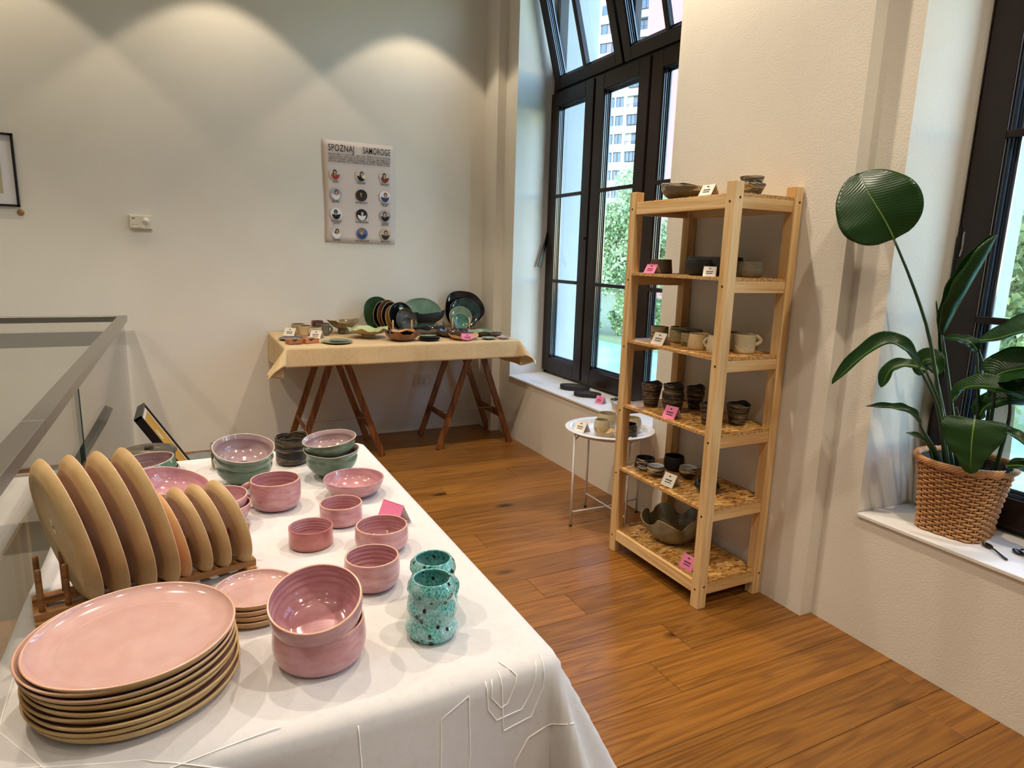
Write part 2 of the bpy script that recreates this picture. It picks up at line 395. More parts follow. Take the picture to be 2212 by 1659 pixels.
wr.prism([(2.306, -.35), (2.306, 1.525), (2.64, 1.508), (2.76, 1.508), (2.76, -.35)], 0, WZ); wr.box(2.306, 2.76, -3.5, -1.635, 0, WZ)
wr.prism([(2.322, 2.81), (2.322, 4.63), (2.66, 4.71), (2.76, 4.71), (2.76, 2.81)], 3.66, H); wr.prism([(2.306, -.35), (2.306, 1.525), (2.64, 1.508), (2.76, 1.508), (2.76, -.35)], 3.66, H); wr.box(2.306, 2.76, -3.5, -1.635, 3.66, H)
struct(wr.build('wall_right', wallR_m))
we = MB()
for a, b in ((4.71, 5.6), (1.508, 2.81), (-1.635, -.35), (-4.5, -3.5)): we.box(2.76, 3.07, a, b, -5, 7)
for a, b in ((2.81, 4.71), (-.35, 1.508), (-3.5, -1.635)): we.box(2.76, 3.09, a, b, -5, .47); we.box(2.76, 3.07, a, b, 3.75, 7)
struct(we.build('wall_exterior', ext_m))
struct(MB().box(2.4, 2.76, 4.63, 5.36, -5, 0).box(2.34, 3.05, -3.9, 5.36, -5.2, -.31).build('wall_foundation', ext_m))

for i, (a, b, xr) in enumerate(((2.80, 4.70, 2.312), (-.36, 1.515, 2.296))):
    s_ = MB()
    if i == 0: s_.prism([(xr, 2.812), (xr, 4.628), (2.66, 4.706), (2.76, 4.706), (2.76, 2.812)], .495, .51)
    else: s_.prism([(xr, -.348), (xr, 1.522), (2.64, 1.506), (2.76, 1.506), (2.76, -.348)], .495, .51)
    struct(s_.build('window_sill_%d' % (i+1), sill_m, bevel=.003))

# ---------------------------------------------------------------- windows
def window(idx, y_lo, y_hi, X, label):
    root = bpy.data.objects.new('window_%d' % idx, None); COL.objects.link(root); root['kind'] = 'structure'; root['label'] = label
    n = 3; w = (y_hi-y_lo)/n; zb, zt = .512, 2.70; XO = X+.085
    fr = MB()
    fr.box(X+.01, XO, y_hi-.05, y_hi, zb, 3.66); fr.box(X+.01, XO, y_lo, y_lo+.05, zb, 3.66)
    fr.box(X+.01, XO, y_lo, y_hi, zb, zb+.04); fr.box(X+.012, XO, y_lo, y_hi, zt-.02, zt+.07); fr.box(X+.01, XO, y_lo, y_hi, 3.60, 3.66)
    for k in (1, 2): fr.box(X+.03, XO, y_lo+k*w-.03, y_lo+k*w+.03, zb, zt)
    mid = (y_lo+y_hi)/2; fr.box(X+.03, XO, mid-.04, mid+.04, zt, 3.6)
    fr.build('window_frame', frame_m, root, bevel=.003)
    def sash(name, M4, y0, y1, z0, z1, vert=(), horiz=(), st=.105, sb=.11, stp=.10):
        """sash in the plane x=0..; M4 places it"""
        o = MB(); d = .06
        o.box(0, d, y0, y0+st, z0, z1).box(0, d, y1-st, y1, z0, z1).box(0, d, y0+st, y1-st, z0, z0+sb).box(0, d, y0+st, y1-st, z1-stp, z1)
        o = o.build(name, frame_m, root, bevel=.004); o.matrix_local = M4
        be = MB(); g0, g1, h0, h1 = y0+st, y1-st, z0+sb, z1-stp
        for k, (q, e, mi) in enumerate(((.010, .012, 0), (.022, .022, 1), (.032, .034, 0), (.042, .05, 1))):
            xa, xb = q, q+.009
            be.box(xa, xb, g0, g0+e*.6, h0, h1, mi).box(xa, xb, g1-e*.6, g1, h0, h1, mi).box(xa, xb, g0, g1, h0, h0+e*.45, mi).box(xa, xb, g0, g1, h1-e*.45, h1, mi)
        be.build('glazing_bead', [bead_m, blackbead], o)
        for zz in horiz:
            b = MB(); b.box(-.002, .018, g0, g1, zz-.013, zz+.013).box(.018, .045, g0+.02, g1-.02, zz-.006, zz+.006); b.build('glazing_bar', frame_m, o, bevel=.004)
        for yy in vert:
            b = MB(); b.box(-.002, .018, yy-.02, yy+.02, h0, h1).box(.018, .045, yy-.012, yy+.012, h0, h1); b.build('glazing_bar', frame_m, o, bevel=.004)
        MB().box(.048, .050, g0, g1, h0, h1).build('pane', pane_m, o)
        return o
    for k in range(n):
        a, b = y_lo+k*w, y_lo+(k+1)*w
        ga = .045 if k == 0 else .012; gb = .02 if k == n-1 else .012
        s_ = sash('casement', Matrix.Translation((X-.02, 0, 0)), a+ga, b-gb, zb+.025, zt-.008, horiz=(1.272, 1.925))
        # little round lock bosses and a black cover strip on the joint
        if k > 0:
            kb = MB(); kb.lathe([(0, 0), (.013, 0), (.014, .006), (.009, .010), (.006, .014), (0, .014)], 16)
            kk = kb.build('lock_boss', blackmetal_m, s_); kk.matrix_local = Matrix.Translation((0, a+.035, 1.60)) @ Matrix.Rotation(R(-90), 4, 'Y')
    # tilted-in hoppers above
    for a, b in ((y_lo+.03, mid-.012), (mid+.012, y_hi-.06)):
        M4 = Matrix.Translation((X-.005, 0, 2.715)) @ Matrix.Rotation(R(-16.2), 4, 'Y')
        sash('hopper_sash', M4, a, b, 0, .88, vert=((a+b)/2,), st=.075, sb=.075, stp=.075)
    return root
blackbead = plain('bead_sky_reflection', '#3d4a5c', .12, spec=1.)  # blue-grey colour stands in for daylight reflected on the bead strips
window(1, 2.84, 4.70, 2.665, 'tall dark brown window nearest the room corner, three casements under two tilted hoppers')
window(2, -.35, 1.508, 2.645, 'tall dark brown window behind the potted plant at the right edge')
window(3, -3.5, -1.635, 2.645, 'unseen tall dark brown window added behind the camera for daylight')  # out of view, added to bring more daylight into the room

# stay arms
st = empty('window_stay', (2.668, 4.672, 1.62), 'black metal stay arm hanging off the frame of the window near the corner', 'window stay')
MB().obox((-.012, -.004, .03), (-.10, -.02, -.24), .010, .026, (1, 0, 0)).build('arm', blackmetal_m, st, bevel=.002)
MB().obox((-.004, -.004, .06), (-.022, -.008, -.01), .012, .034, (1, 0, 0)).build('bracket', blackmetal_m, st, bevel=.002)
MB().tube([(-.004, -.014, .07), (-.018, -.016, .05), (-.02, -.018, .01), (-.01, -.016, 0)], .003, 6).build('spring', chrome_m, st)
st = empty('window_stay', (2.648, 1.492, 1.55), 'black and chrome stay hinge on the window frame behind the plant', 'window stay')
MB().obox((-.006, -.004, -.02), (-.012, -.006, -.24), .012, .03, (1, 0, 0)).build('arm', blackmetal_m, st, bevel=.002)
MB().obox((-.008, -.006, .06), (-.008, -.006, -.06), .012, .034, (1, 0, 0)).build('bracket', blackmetal_m, st, bevel=.002)
MB().tube([(-.01, -.018, .16), (-.012, -.018, .06), (-.024, -.02, .03), (-.02, -.02, -.02), (-.03, -.02, -.05)], .004, 6).build('spring', chrome_m, st)

# ---------------------------------------------------------------- glass balustrade
bal = empty('glass_balustrade', (-.37, 4.93, 0), 'frameless glass balustrade with square brushed steel handrail along the stairwell', 'railing')
def bpart(mb, name, mat, **k):
    o = mb.build(name, mat, bal, **k); o.location = (.37, -4.93, 0); return o
bpart(MB().box(-.376, -.364, 2.765, 4.935, -.02, .965), 'glass_pane', glass_m)
bpart(MB().box(-.376, -.364, .60, 2.755, -.02, .965), 'glass_pane', glass_m)
bpart(MB().box(-.376, -.364, -1.2, .59, -.02, .965), 'glass_pane', glass_m)
bpart(MB().box(-2.3, -.378, 4.924, 4.936, -.02, .965), 'glass_pane', glass_m)
bpart(MB().box(-4.3, -2.31, 4.924, 4.936, -.02, .965), 'glass_pane', glass_m)
bpart(MB().box(-.378, -.362, 2.756, 2.764, -.02, .965), 'glass_joint', glassedge_m)
bpart(MB().box(-.378, -.362, 4.936, 4.940, -.02, .965), 'glass_joint', glass_m)
bpart(MB().box(-.396, -.344, 2.0, 4.955, .962, 1.0), 'handrail', steel_m, bevel=.002)
bpart(MB().box(-.396, -.344, -1.2, 1.998, .962, 1.0), 'handrail', steel_m, bevel=.002)
bpart(MB().box(-4.3, -.397, 4.905, 4.955, .962, 1.0), 'handrail', steel_m, bevel=.002)

# ---------------------------------------------------------------- outside
water = tag(MB().box(3.2, 90, -60, 160, -5.4, -5).build('river', None), None, None, None, 'stuff')
M = Mat('river_water', '#6f9a8c', .25, spec=.25); M.bump(M.noise(M.co((.5, 1.6, 1)), 1.2, 4), .5, .15)
M.base(M.mix(M.noise(M.co((.3, .8, 1)), .6, 3), '#5f9a86', '#93bfae')); water.data.materials[0] = M.m
water['label'] = 'green river water below the windows'; water['category'] = 'river'
struct(MB().box(30, 260, -120, 260, -6, -4.6).build('ground_far_bank', Mat('bank_grass', '#5d6a4a', .9).m))
struct(MB().box(3.1, 7.5, -40, 30, -5.3, -4.75).build('ground_near_bank', Mat('bank_paving', '#b4b0a4', .9).m))

# apartment tower across the river
M = Mat('tower_white', '#c4cccd', .8); tw_white = M.m
tw_grey = plain('tower_spandrel', '#94aab0', .7); tw_win = plain('tower_glass', '#33465a', .2, spec=.5); tw_frame = plain('tower_window_frame', '#15191e', .5)
tw_red = plain('tower_red_panel', '#a8696c', .8); tw_curt = plain('tower_curtain', '#6a6068', .8)
tower = empty('apartment_tower', (68.4, 98.6, -4.6), 'white apartment tower with balconies across the river', 'building', None, 0)
ex = Vector((math.sin(R(150)), math.cos(R(150)), 0)); ny = Vector((0, 0, 1)).cross(ex)   # ny away from us?
if ny.dot(Vector((68.4, 98.6, 0))) < 0: ny = -ny
TM = Matrix(((ex.x, ny.x, 0, 0), (ex.y, ny.y, 0, 0), (0, 0, 1, 0), (0, 0, 0, 1)))
Z0 = 28.2-4.6*-1
def tp(mb, name, mat, par=None, **k):
    o = mb.build(name, mat, par or tower, **k)
    if par is None: o.matrix_local = TM
    return o
top = 50.5
tp(MB().box(-16, 5.4, .8, 14, 0, top).box(1.55, 2.05, -.15, .8, 0, top).box(-16, 1.55, 0, .8, 0, .5).box(-3.9, -3.7, -.1, .8, 0, top).box(-.25, -.05, .0, .8, 0, top).box(5.2, 5.4, -.1, .8, 0, top), 'wall', tw_white)
tp(MB().box(5.8, 15, -2, 14, 0, top+6), 'red_wing', tw_red)['label'] = 'dusty red side block of the tower'
tp(MB().box(-16, 5.4, 0, 14, top, top+.8), 'parapet', tw_grey)
fl0 = Z0 % 3.0
wn_mesh = None
for k in range(3, 17):
    z = fl0+3*k-1.0
    if z+1.7 > top: break
    far = k < 8
    tp(MB().box(-16, 1.5, 0, .8, z-1.35, z-.0).box(2.1, 5.2, -.1, .8, z-1.35, z-.25), 'spandrel', tw_grey)
    segs = [(-.0, 1.4, 2)]
    segs += [(-3.5, -.4, 3), (-7.4, -4.4, 3)]
    if k % 2: segs += [(2.2, 5.1, 4)]
    else: segs += [(2.9, 5.1, 2)]
    for (a, b, n) in segs:
        dd = .25 if a < 2 or k % 2 else .75
        w_ = tp(MB().box(a, b, dd, dd+.1, z, z+1.65), 'window', tw_frame)
        for q in range(n):
            pw = (b-a)/n
            MB().box(a+q*pw+.08, a+(q+1)*pw-.08, dd-.04, dd, z+.1, z+1.55, 0).build('pane', tw_curt if (a < -1 and q == 1) else tw_win, w_)
    if not k % 2:
        rl = MB(); rl.box(2.1, 5.2, -.12, -.06, z+.25, z+.32)
        for q in range(12): rl.box(2.15+q*.26, 2.19+q*.26, -.11, -.08, z-.2, z+.3)
        tp(rl, 'balcony_railing', tw_frame)

# trees
def leafmat(name, c1, c2, c3):
    M = Mat(name, c1, .45, spec=.4)
    oi = M.node('ShaderNodeNewGeometry').outputs['Random Per Island']
    M.base(M.ramp(oi, [(0, c1), (.5, c2), (1, c3)]))
    tr = M.node('ShaderNodeBsdfTranslucent', {'Color': lin(c3)})
    mx = M.node('ShaderNodeMixShader', {0: .35}); M.l.new(M.b.outputs[0], mx.inputs[1]); M.l.new(tr.outputs[0], mx.inputs[2])
    M.l.new(mx.outputs[0], M.n['Material Output'].inputs[0]); return M.m
leaf1 = leafmat('sunlit_leaf', '#42542f', '#76894f', '#b3be92'); leaf2 = leafmat('far_leaf', '#45623f', '#7a9866', '#bccaa2'); bark = plain('bark', '#4a4034', .9)
rng = np.random.default_rng(3)
def tree(name, x, y, z0, hgt, rad, nleaf, ls, label, group, mat, crown_lo=.2):
    t = empty(name, (x, y, z0), label, 'tree', group)
    MB().tube([(0, 0, 0), (.1, 0, hgt*.3), (0, .1, hgt*.6), (.1, .1, hgt*.85)], [hgt*.025, hgt*.02, hgt*.014, hgt*.005], 8).build('trunk', bark, t)
    # clumps
    nc = 26; cd = rng.normal(size=(nc, 3)); cd /= np.linalg.norm(cd, axis=1)[:, None]; cr = rng.uniform(.25, .85, nc)[:, None]
    cz = hgt*(1+crown_lo)/2; rv = hgt*(1-crown_lo)/2
    cen = cd*cr*np.array([rad, rad, rv])+np.array([0, 0, cz])
    k = rng.integers(0, nc, nleaf); d = rng.normal(size=(nleaf, 3)); d /= np.linalg.norm(d, axis=1)[:, None]
    cs = rad*.36
    P = cen[k]+d*cs*rng.uniform(.55, 1., nleaf)[:, None]
    u = rng.normal(size=(nleaf, 3)); u /= np.linalg.norm(u, axis=1)[:, None]; w = np.cross(u, d+rng.normal(size=(nleaf, 3))*.5); w /= np.linalg.norm(w, axis=1)[:, None]
    nrm = np.cross(u, w); s = ls*rng.uniform(.6, 1.3, nleaf)[:, None]
    V = np.stack([P-u*s, P+w*s*.55+nrm*s*.12, P+u*s, P-w*s*.55+nrm*s*.12], 1).reshape(-1, 3)
    me = bpy.data.meshes.new('foliage'); me.vertices.add(len(V)); me.vertices.foreach_set('co', V.ravel())
    idx = np.arange(nleaf)*4; F = np.stack([idx, idx+1, idx+2, idx, idx+2, idx+3], 1).ravel()
    me.loops.add(len(F)); me.loops.foreach_set('vertex_index', F); me.polygons.add(nleaf*2)
    me.polygons.foreach_set('loop_start', np.arange(nleaf*2)*3); me.update(calc_edges=True); me.materials.append(mat)
    o = bpy.data.objects.new('foliage', me); COL.objects.link(o); o.parent = t; o['kind'] = 'stuff'
    return t
def polar(az, d): return d*math.sin(R(az)), d*math.cos(R(az))
far_l = ['far bank tree seen through the middle casement of the corner window', 'far bank tree left of the one in the middle casement, mostly behind the window pier',
         'far bank tree right of the middle casement view, behind the shelf unit', 'broad far bank tree between the two windows', 'far bank tree left of the glass in the plant window',
         'far bank tree behind the potted plant leaves', 'far bank tree at the right edge behind the plant window']
for i, (az, d, h, r_) in enumerate(((36.8, 54, 15.0, 4.4), (30, 62, 12.5, 4), (45, 52, 13, 3.6), (51, 52, 13, 3.6), (58.5, 52, 12, 3.4), (66, 50, 12.5, 3.4), (74, 50, 12, 3.6))):
    x_, y_ = polar(az, d); tree('tree', x_, y_, -4.7, h, r_, 26000 if i == 0 else 7000, .15 if i == 0 else .22, far_l[i], None, leaf2, -.04)
for i, (az, d) in enumerate(((33.4, 54.5), (36.2, 54), (39.2, 53), (42.4, 52))):
    x_, y_ = polar(az, d); tree('shrub', x_, y_, -4.75, 3.6, 1.05, 5000, .15, ['river bank shrub furthest left behind the middle casement', 'river bank shrub low in the middle casement view', 'river bank shrub right of the one in the middle casement', 'river bank shrub furthest right, behind the shelf unit'][i], None, leaf2, -.1)['category'] = 'shrub'
near_l = ['leafy near tree filling the lower panes of the window behind the plant', 'second leafy near tree, right of the plant window view', 'taller tree standing farther back behind the near tree of the plant window']
for i, (az, d, h, r_) in enumerate(((64.5, 13.5, 10.5, 3.0), (88, 15, 11, 3.0), (72, 27, 13, 4.0))):
    x_, y_ = polar(az, d); tree('tree', x_, y_, -4.7, h, r_, 24000, .075, near_l[i], None, leaf1, .3)

# ---------------------------------------------------------------- vessels
def crom(pts, n=6):
    out = []
    P = [pts[0]]+list(pts)+[pts[-1]]
    for i in range(1, len(P)-2):
        for k in range(n):
            t = k/n; a, b, c, d = P[i-1], P[i], P[i+1], P[i+2]
            out.append(tuple(.5*((2*b[j])+(-a[j]+c[j])*t+(2*a[j]-5*b[j]+4*c[j]-d[j])*t*t+(-a[j]+3*b[j]-3*c[j]+d[j])*t**3) for j in (0, 1)))
    out.append(tuple(pts[-1])); return out
PROF = {  # outer wall from foot to rim, unit radius / unit height
 'bowl': [(.55, 0), (.72, .06), (.88, .26), (.97, .55), (1, .8), (.99, 1)],
 'tub': [(.72, 0), (.84, .05), (.95, .2), (1, .45), (.99, .75), (.96, 1)],
 'straight': [(.88, 0), (.95, .04), (1, .14), (1, .5), (1, 1)],
 'wide': [(.45, 0), (.62, .08), (.82, .32), (.94, .62), (1, 1)],
 'cone': [(.58, 0), (.66, .05), (.80, .45), (.93, .8), (1, 1)],
 'belly': [(.62, 0), (.80, .04), (.98, .22), (1.06, .45), (1.02, .75), (.92, 1)],
 'teabowl': [(.4, 0), (.55, .02), (.9, .3), (1.02, .65), (.97, .88), (1, 1)],
 'flare': [(.34, 0), (.36, .05), (.62, .18), (.86, .45), (.93, .68), (.93, .82), (1, 1)],
 'taper': [(1.06, 0), (1.12, .04), (1.13, .12), (1.07, .5), (1, 1)],
 'hutch': [(1.05, 0), (1.12, .06), (1.15, .3), (1.08, .7), (1, 1)],
 'footed': [(.34, 0), (.34, .34), (.34, .36), (.62, .52), (.86, .78), (1, 1)],
 'plate': [(.73, .06), (.76, 0), (.82, 0), (.86, .07), (.93, .34), (.975, .68), (1, 1)],
 'dish': [(.45, 0), (.6, .12), (.85, .5), (1, 1)],
 'nest': [(.50, 0), (.66, .05), (.84, .24), (.94, .48), (.985, .75), (.98, 1)],
 'lens': [(.3, 0), (.6, .08), (.92, .34), (1.0, .55), (.8, .88), (.45, 1)],
}
def vessel(name, label, cat, x, y, z, r, h, prof, mats, group=None, t=.004, rings=0, wob=0, kw=3, wave=0, kv=3, ph=0, ex=1, ey=1, rz=0, tilt=(0, 0), n=56, floor_t=None, foot=False, body='body', fn=None, handle=None, parent=True, roundrim=True):
    """open thrown pot: outer wall, rounded lip, inner wall; mats = (outside, lip, inside)"""
    outer = crom([(a*r, b*h) for a, b in PROF[prof]], 5)
    ft = floor_t or min(.006, h*.3)
    inner = []
    for (a, b) in reversed(outer):
        zi = ft+(b/h)*(h-ft)
        inner.append((max(a-t, .001), zi))
    if rings:
        ni = []
        m_ = 46
        zs = [ft+(h-ft)*(1-i/m_) for i in range(m_+1)]
        for i, zz in enumerate(zs):
            rr = np.interp(zz, [q[1] for q in reversed(inner)], [q[0] for q in reversed(inner)])
            f = min(1, (1-zz/h)*5)*(1 if zz > ft+.1*h else .3)
            ni.append((float(rr)+rings*f*math.sin(i*.75+ph), zz))
        inner = ni
    lip = [(outer[-1][0]-t*.1, h+t*.28), (outer[-1][0]-t*.5, h+t*.42), (outer[-1][0]-t*.9, h+t*.28)]
    prof_ = [(0, 0)]+outer+lip+inner+[(inner[-1][0]*.7, ft), (inner[-1][0]*.35, ft), (0, ft)]
    mi = []
    for i in range(len(prof_)-1):
        if i < len(outer): mi.append(0)
        elif i < len(outer)+len(lip): mi.append(1)
        else: mi.append(2)
    if foot:
        for i in range(3): mi[i] = 3
    def df(p, a, rr, zz):
        k = (zz/h) if h else 0
        s = 1+wob*math.sin(kw*a+ph)*k+wob*.5*math.sin((kw+2)*a+2*ph)*k
        dz = wave*math.sin(kv*a+ph*1.7)*k*k+wave*.4*math.sin((kv*2+1)*a+ph)*k*k
        q = (p[0]*s*ex, p[1]*s*ey, zz+dz)
        return fn(q, a, rr, zz, k) if fn else q
    mb = MB().lathe(prof_, n, mi, df)
    M4 = Matrix.Translation((x, y, z)) @ Matrix.Rotation(tilt[0], 4, 'X') @ Matrix.Rotation(tilt[1], 4, 'Y') @ Matrix.Rotation(rz, 4, 'Z')
    if handle:
        root = bpy.data.objects.new(name, None); COL.objects.link(root); root.matrix_world = M4; tag(root, label, cat, group)
        o = mb.build(body, list(mats), root)
        an, hz0, hz1, out, hr = handle; pts = []
        for i in range(15):
            q = i/14; e = math.pi*q; rr = r*(PROFR(prof, (hz1+(hz0-hz1)*q)))-.002+math.sin(e)**.8*out
            pts.append((rr*math.cos(an), rr*math.sin(an), h*(hz1+(hz0-hz1)*q)))
        MB().tube(pts, hr, 10, flat=1.5).build('handle', mats[0], root)
        return root
    o = mb.build(name, list(mats)); o.matrix_world = M4; tag(o, label, cat, group); return o
def PROFR(p, z):
    pts = PROF[p]; return float(np.interp(z, [q[1] for q in pts], [q[0] for q in pts]))

def card(x, y, z, rz, color, label, w=.075, h=.055, lean=28, group=None, printed=True):
    """folded tent card: two leaves meeting at the top, print on the front leaf"""
    root = empty('price_card', (x, y, z), label, 'sign', group, rz)
    s_ = math.sin(R(lean))*h; c_ = math.cos(R(lean))*h; t = .0006
    MB().add([(-w/2, -s_, 0), (w/2, -s_, 0), (w/2, 0, c_), (-w/2, 0, c_), (-w/2, -s_+t*2, 0), (w/2, -s_+t*2, 0), (w/2, t*2, c_), (-w/2, t*2, c_)],
             [(0, 1, 2, 3), (5, 4, 7, 6), (0, 3, 7, 4), (1, 5, 6, 2), (3, 2, 6, 7), (0, 4, 5, 1)]).build('front_leaf', color, root)
    MB().add([(-w/2, s_, 0), (w/2, s_, 0), (w/2, 0, c_), (-w/2, 0, c_), (-w/2, s_-t*2, 0), (w/2, s_-t*2, 0), (w/2, -t*2, c_-.0005), (-w/2, -t*2, c_-.0005)],
             [(1, 0, 3, 2), (4, 5, 6, 7), (0, 4, 7, 3), (1, 2, 6, 5), (0, 1, 5, 4)]).build('back_leaf', paper_m, root)
    if not printed: return root
    pr = MB()
    def bar(u0, u1, v0, v1):
        def P(u, v): return (u*w/2, -s_*(1-v)-.0009*math.cos(R(lean)), c_*v+.0004)
        pr.add([P(u0, v0), P(u1, v0), P(u1, v1), P(u0, v1)], [(0, 1, 2, 3)])
    bar(-.16, .16, .74, .82)
    for (a, b) in ((-.5, -.3), (-.22, 0.02), (.1, .24), (.3, .5)): bar(a, b, .44, .54)
    bar(-.5, .5, .28, .34)
    pr.build('printing', print_m, root); return root

# ---- foreground table
T = .75
def cloth(name, label, x0, x1, y0, y1, z, drop, mat, amp, kc, seed, step=.02, rad=.02, thick=.0012, foldx=(), kedge=.05, sides=(1, 1, 1, 1), freq=9, dropx=None):
    """sheet laid on a table: flat inside, falling round the edges, flaring at the corners"""
    rn = random.Random(seed); f = [rn.uniform(0, 6.28) for _ in range(8)]
    lx = dropx if dropx else drop
    us = list(np.arange(x0-lx*sides[0], x1+lx*sides[1]+1e-6, step)); vs = list(np.arange(y0-drop*sides[2], y1+drop*sides[3]+1e-6, step))
    def pos(u, v):
        cx = min(max(u, x0), x1); cy = min(max(v, y0), y1); dx, dy = u-cx, v-cy; d = math.hypot(dx, dy)
        ripple = .0012*math.sin(u*13+f[0]+2*math.sin(v*5))*math.sin(v*11+f[1])+.0009*math.sin(u*31+v*17+f[2])
        if d < 1e-9:
            e = 0
            for fx in foldx: e += .003*math.exp(-((u-fx)/.006)**2)
            return Vector((u, v, z+ripple*amp*2+e))
        nx, ny_ = dx/d, dy/d; cornerness = min(1, 4*abs(nx*ny_))
        ang = math.atan2(ny_, nx)
        al = u*abs(ny_)+v*abs(nx)
        k = kedge+(kc-kedge)*cornerness
        wv = amp*(.018*math.sin(al*freq+f[3])+.012*math.sin(al*freq*2.3+f[4]))*min(1, d/.25)*(1-cornerness*.6)
        wv += .02*amp*math.sin(ang*9+f[5])*cornerness*min(1, d/.3)
        if cornerness == 0:
            for fx in foldx:
                if abs(ny_) > .5: wv += .005*math.exp(-((u-fx)/.008)**2)
        q = rad*math.pi/2
        if d < q:
            a = d/rad; off = rad*math.sin(a); dz = rad*(1-math.cos(a))
        else: off = rad+(d-q)*k; dz = rad+(d-q)*math.sqrt(max(0, 1-k*k))
        off += wv*min(1, d/.1)+.004
        return Vector((cx+nx*off, cy+ny_*off, z-dz))
    mb = MB(); nu, nv = len(us), len(vs)
    mb.v = [tuple(pos(u, v)) for v in vs for u in us]
    for j in range(nv-1):
        for i in range(nu-1): mb.f.append([j*nu+i, j*nu+i+1, (j+1)*nu+i+1, (j+1)*nu+i]); mb.mi.append(0); mb.sm.append(True)
    o = mb.build(name, mat, solid=thick); tag(o, label, 'tablecloth'); return o, pos

tb = empty('display_table', (.13, 1.6, 0), 'long table hidden under the white embroidered cloth in the foreground', 'table')
MB().box(-.435, .41, -.67, .73, .715, .742).build('tabletop', pineY, tb)
for sx in (-.38, .37):
    for sy in (-.63, .65): MB().box(sx-.02, sx+.02, sy-.02, sy+.02, 0, .715).build('leg', pineZ, tb)
fcl, fpos = cloth('tablecloth', 'white cotton cloth with raised line embroidery over the foreground table', -.318, .545, .918, 2.335, T-.001, .50, white_cloth, .9, .42, 5, .018, .028, sides=(.0, 1, 1, 1), freq=6)
fcl['label'] = 'white cotton cloth with raised line embroidery over the foreground table'
# embroidery: raised cord along the cloth (sheet coordinates)
emb = MB()
def cord(pts):
    P = []
    for i in range(len(pts)-1):
        a, b = pts[i], pts[i+1]; n = max(2, int(math.hypot(b[0]-a[0], b[1]-a[1])/.012))
        for k in range(n):
            u, v = a[0]+(b[0]-a[0])*k/n, a[1]+(b[1]-a[1])*k/n; p = fpos(u, v)
            e = .004; nn = (fpos(u+e, v)-fpos(u-e, v)).cross(fpos(u, v+e)-fpos(u, v-e)).normalized(); P.append(p+nn*.0008)
    u, v = pts[-1]; P.append(fpos(u, v)+Vector((0, -.0006, .0006)))
    emb.tube(P, .0011, 5)
y0_ = .915
for ln in ([(.325, y0_-.23), (.335, y0_-.06), (.385, y0_-.035), (.385, y0_-.14), (.372, y0_-.23), (.375, y0_-.42)],
           [(.418, y0_-.02), (.42, y0_-.07), (.436, y0_-.095), (.486, y0_-.09), (.505, y0_-.06), (.520, y0_-.01)],
           [(.43, y0_-.02), (.426, y0_-.05), (.445, y0_-.075), (.458, y0_-.07), (.477, y0_-.025), (.455, y0_+.005)],
           [(.446, y0_-.01), (.449, y0_-.12), (.505, y0_-.11), (.528, y0_-.06), (.533, y0_-.0)],
           [(.60, y0_-.12), (.50, y0_-.15), (.472, y0_-.19), (.474, y0_-.30), (.56, y0_-.27)],
           [(.20, y0_-.03), (.205, y0_-.20), (.215, y0_-.36)], [(.05, y0_-.10), (.10, y0_-.16), (.06, y0_-.22), (.0, y0_-.20), (-.02, y0_-.13), (.05, y0_-.10)],
           [(-.25, y0_+.06), (-.10, y0_+.01), (.02, y0_-.04), (.03, y0_-.12)], [(-.1, y0_-.02), (.09, y0_-.0)],
           [(.38, y0_-.27), (.41, y0_-.25), (.405, y0_-.40)], [(-.29, y0_+.32), (-.28, y0_+.15), (-.20, y0_+.03), (-.24, y0_-.1)]):
    cord(ln)
emb.build('embroidery', thread_m, fcl)['kind'] = 'stuff'

# platter stack
pm3 = (tan, tan, pinkP)
zz = T
nth = ['lowest', 'second from the bottom', 'third from the bottom', 'fourth from the bottom', 'middle', 'fourth from the top', 'third from the top', 'second from the top, pink rim showing', 'topmost']
offs = [(.003, .004), (-.002, .0), (.002, -.002), (-.001, .001), (.002, .0), (0, .001), (-.003, .0), (-.004, .004), (.003, -.006)]
zst = [0, .0130, .0235, .0340, .0445, .0550, .0655, .0760, .0850]
for i in range(9):
    nm = 'large pink glazed plate, %s in the tall front stack' % nth[i]
    pink = i in (6, 7, 8)
    vessel('plate', nm, 'plate', -.105+offs[i][0], 1.100+offs[i][1], T+.001+zst[i], (.152, .150, .151, .150, .151, .150, .150, .1525, .1475)[i], .0185 if i else .021, 'plate', (tan, rimtan if pink else tan, pinkP), 'stack of large pink plates', t=.004, wob=.004, ph=i*1.3, n=96, floor_t=.005, tilt=(R(.5) if i == 8 else 0, R(-.8) if i == 8 else 0))
for i in range(4):
    nm = ['lowest', 'second lowest', 'third lowest', 'topmost'][i]
    vessel('side_plate', 'small pink glazed side plate, %s of the short stack behind the bowls' % nm, 'plate', .088+(.0, .002, -.002, .001)[i], 1.262, T+.001+.0115*i, .0765, .016, 'plate', (tan, rimtan, pinkP), 'stack of small pink plates', t=.0035, n=72, floor_t=.004)

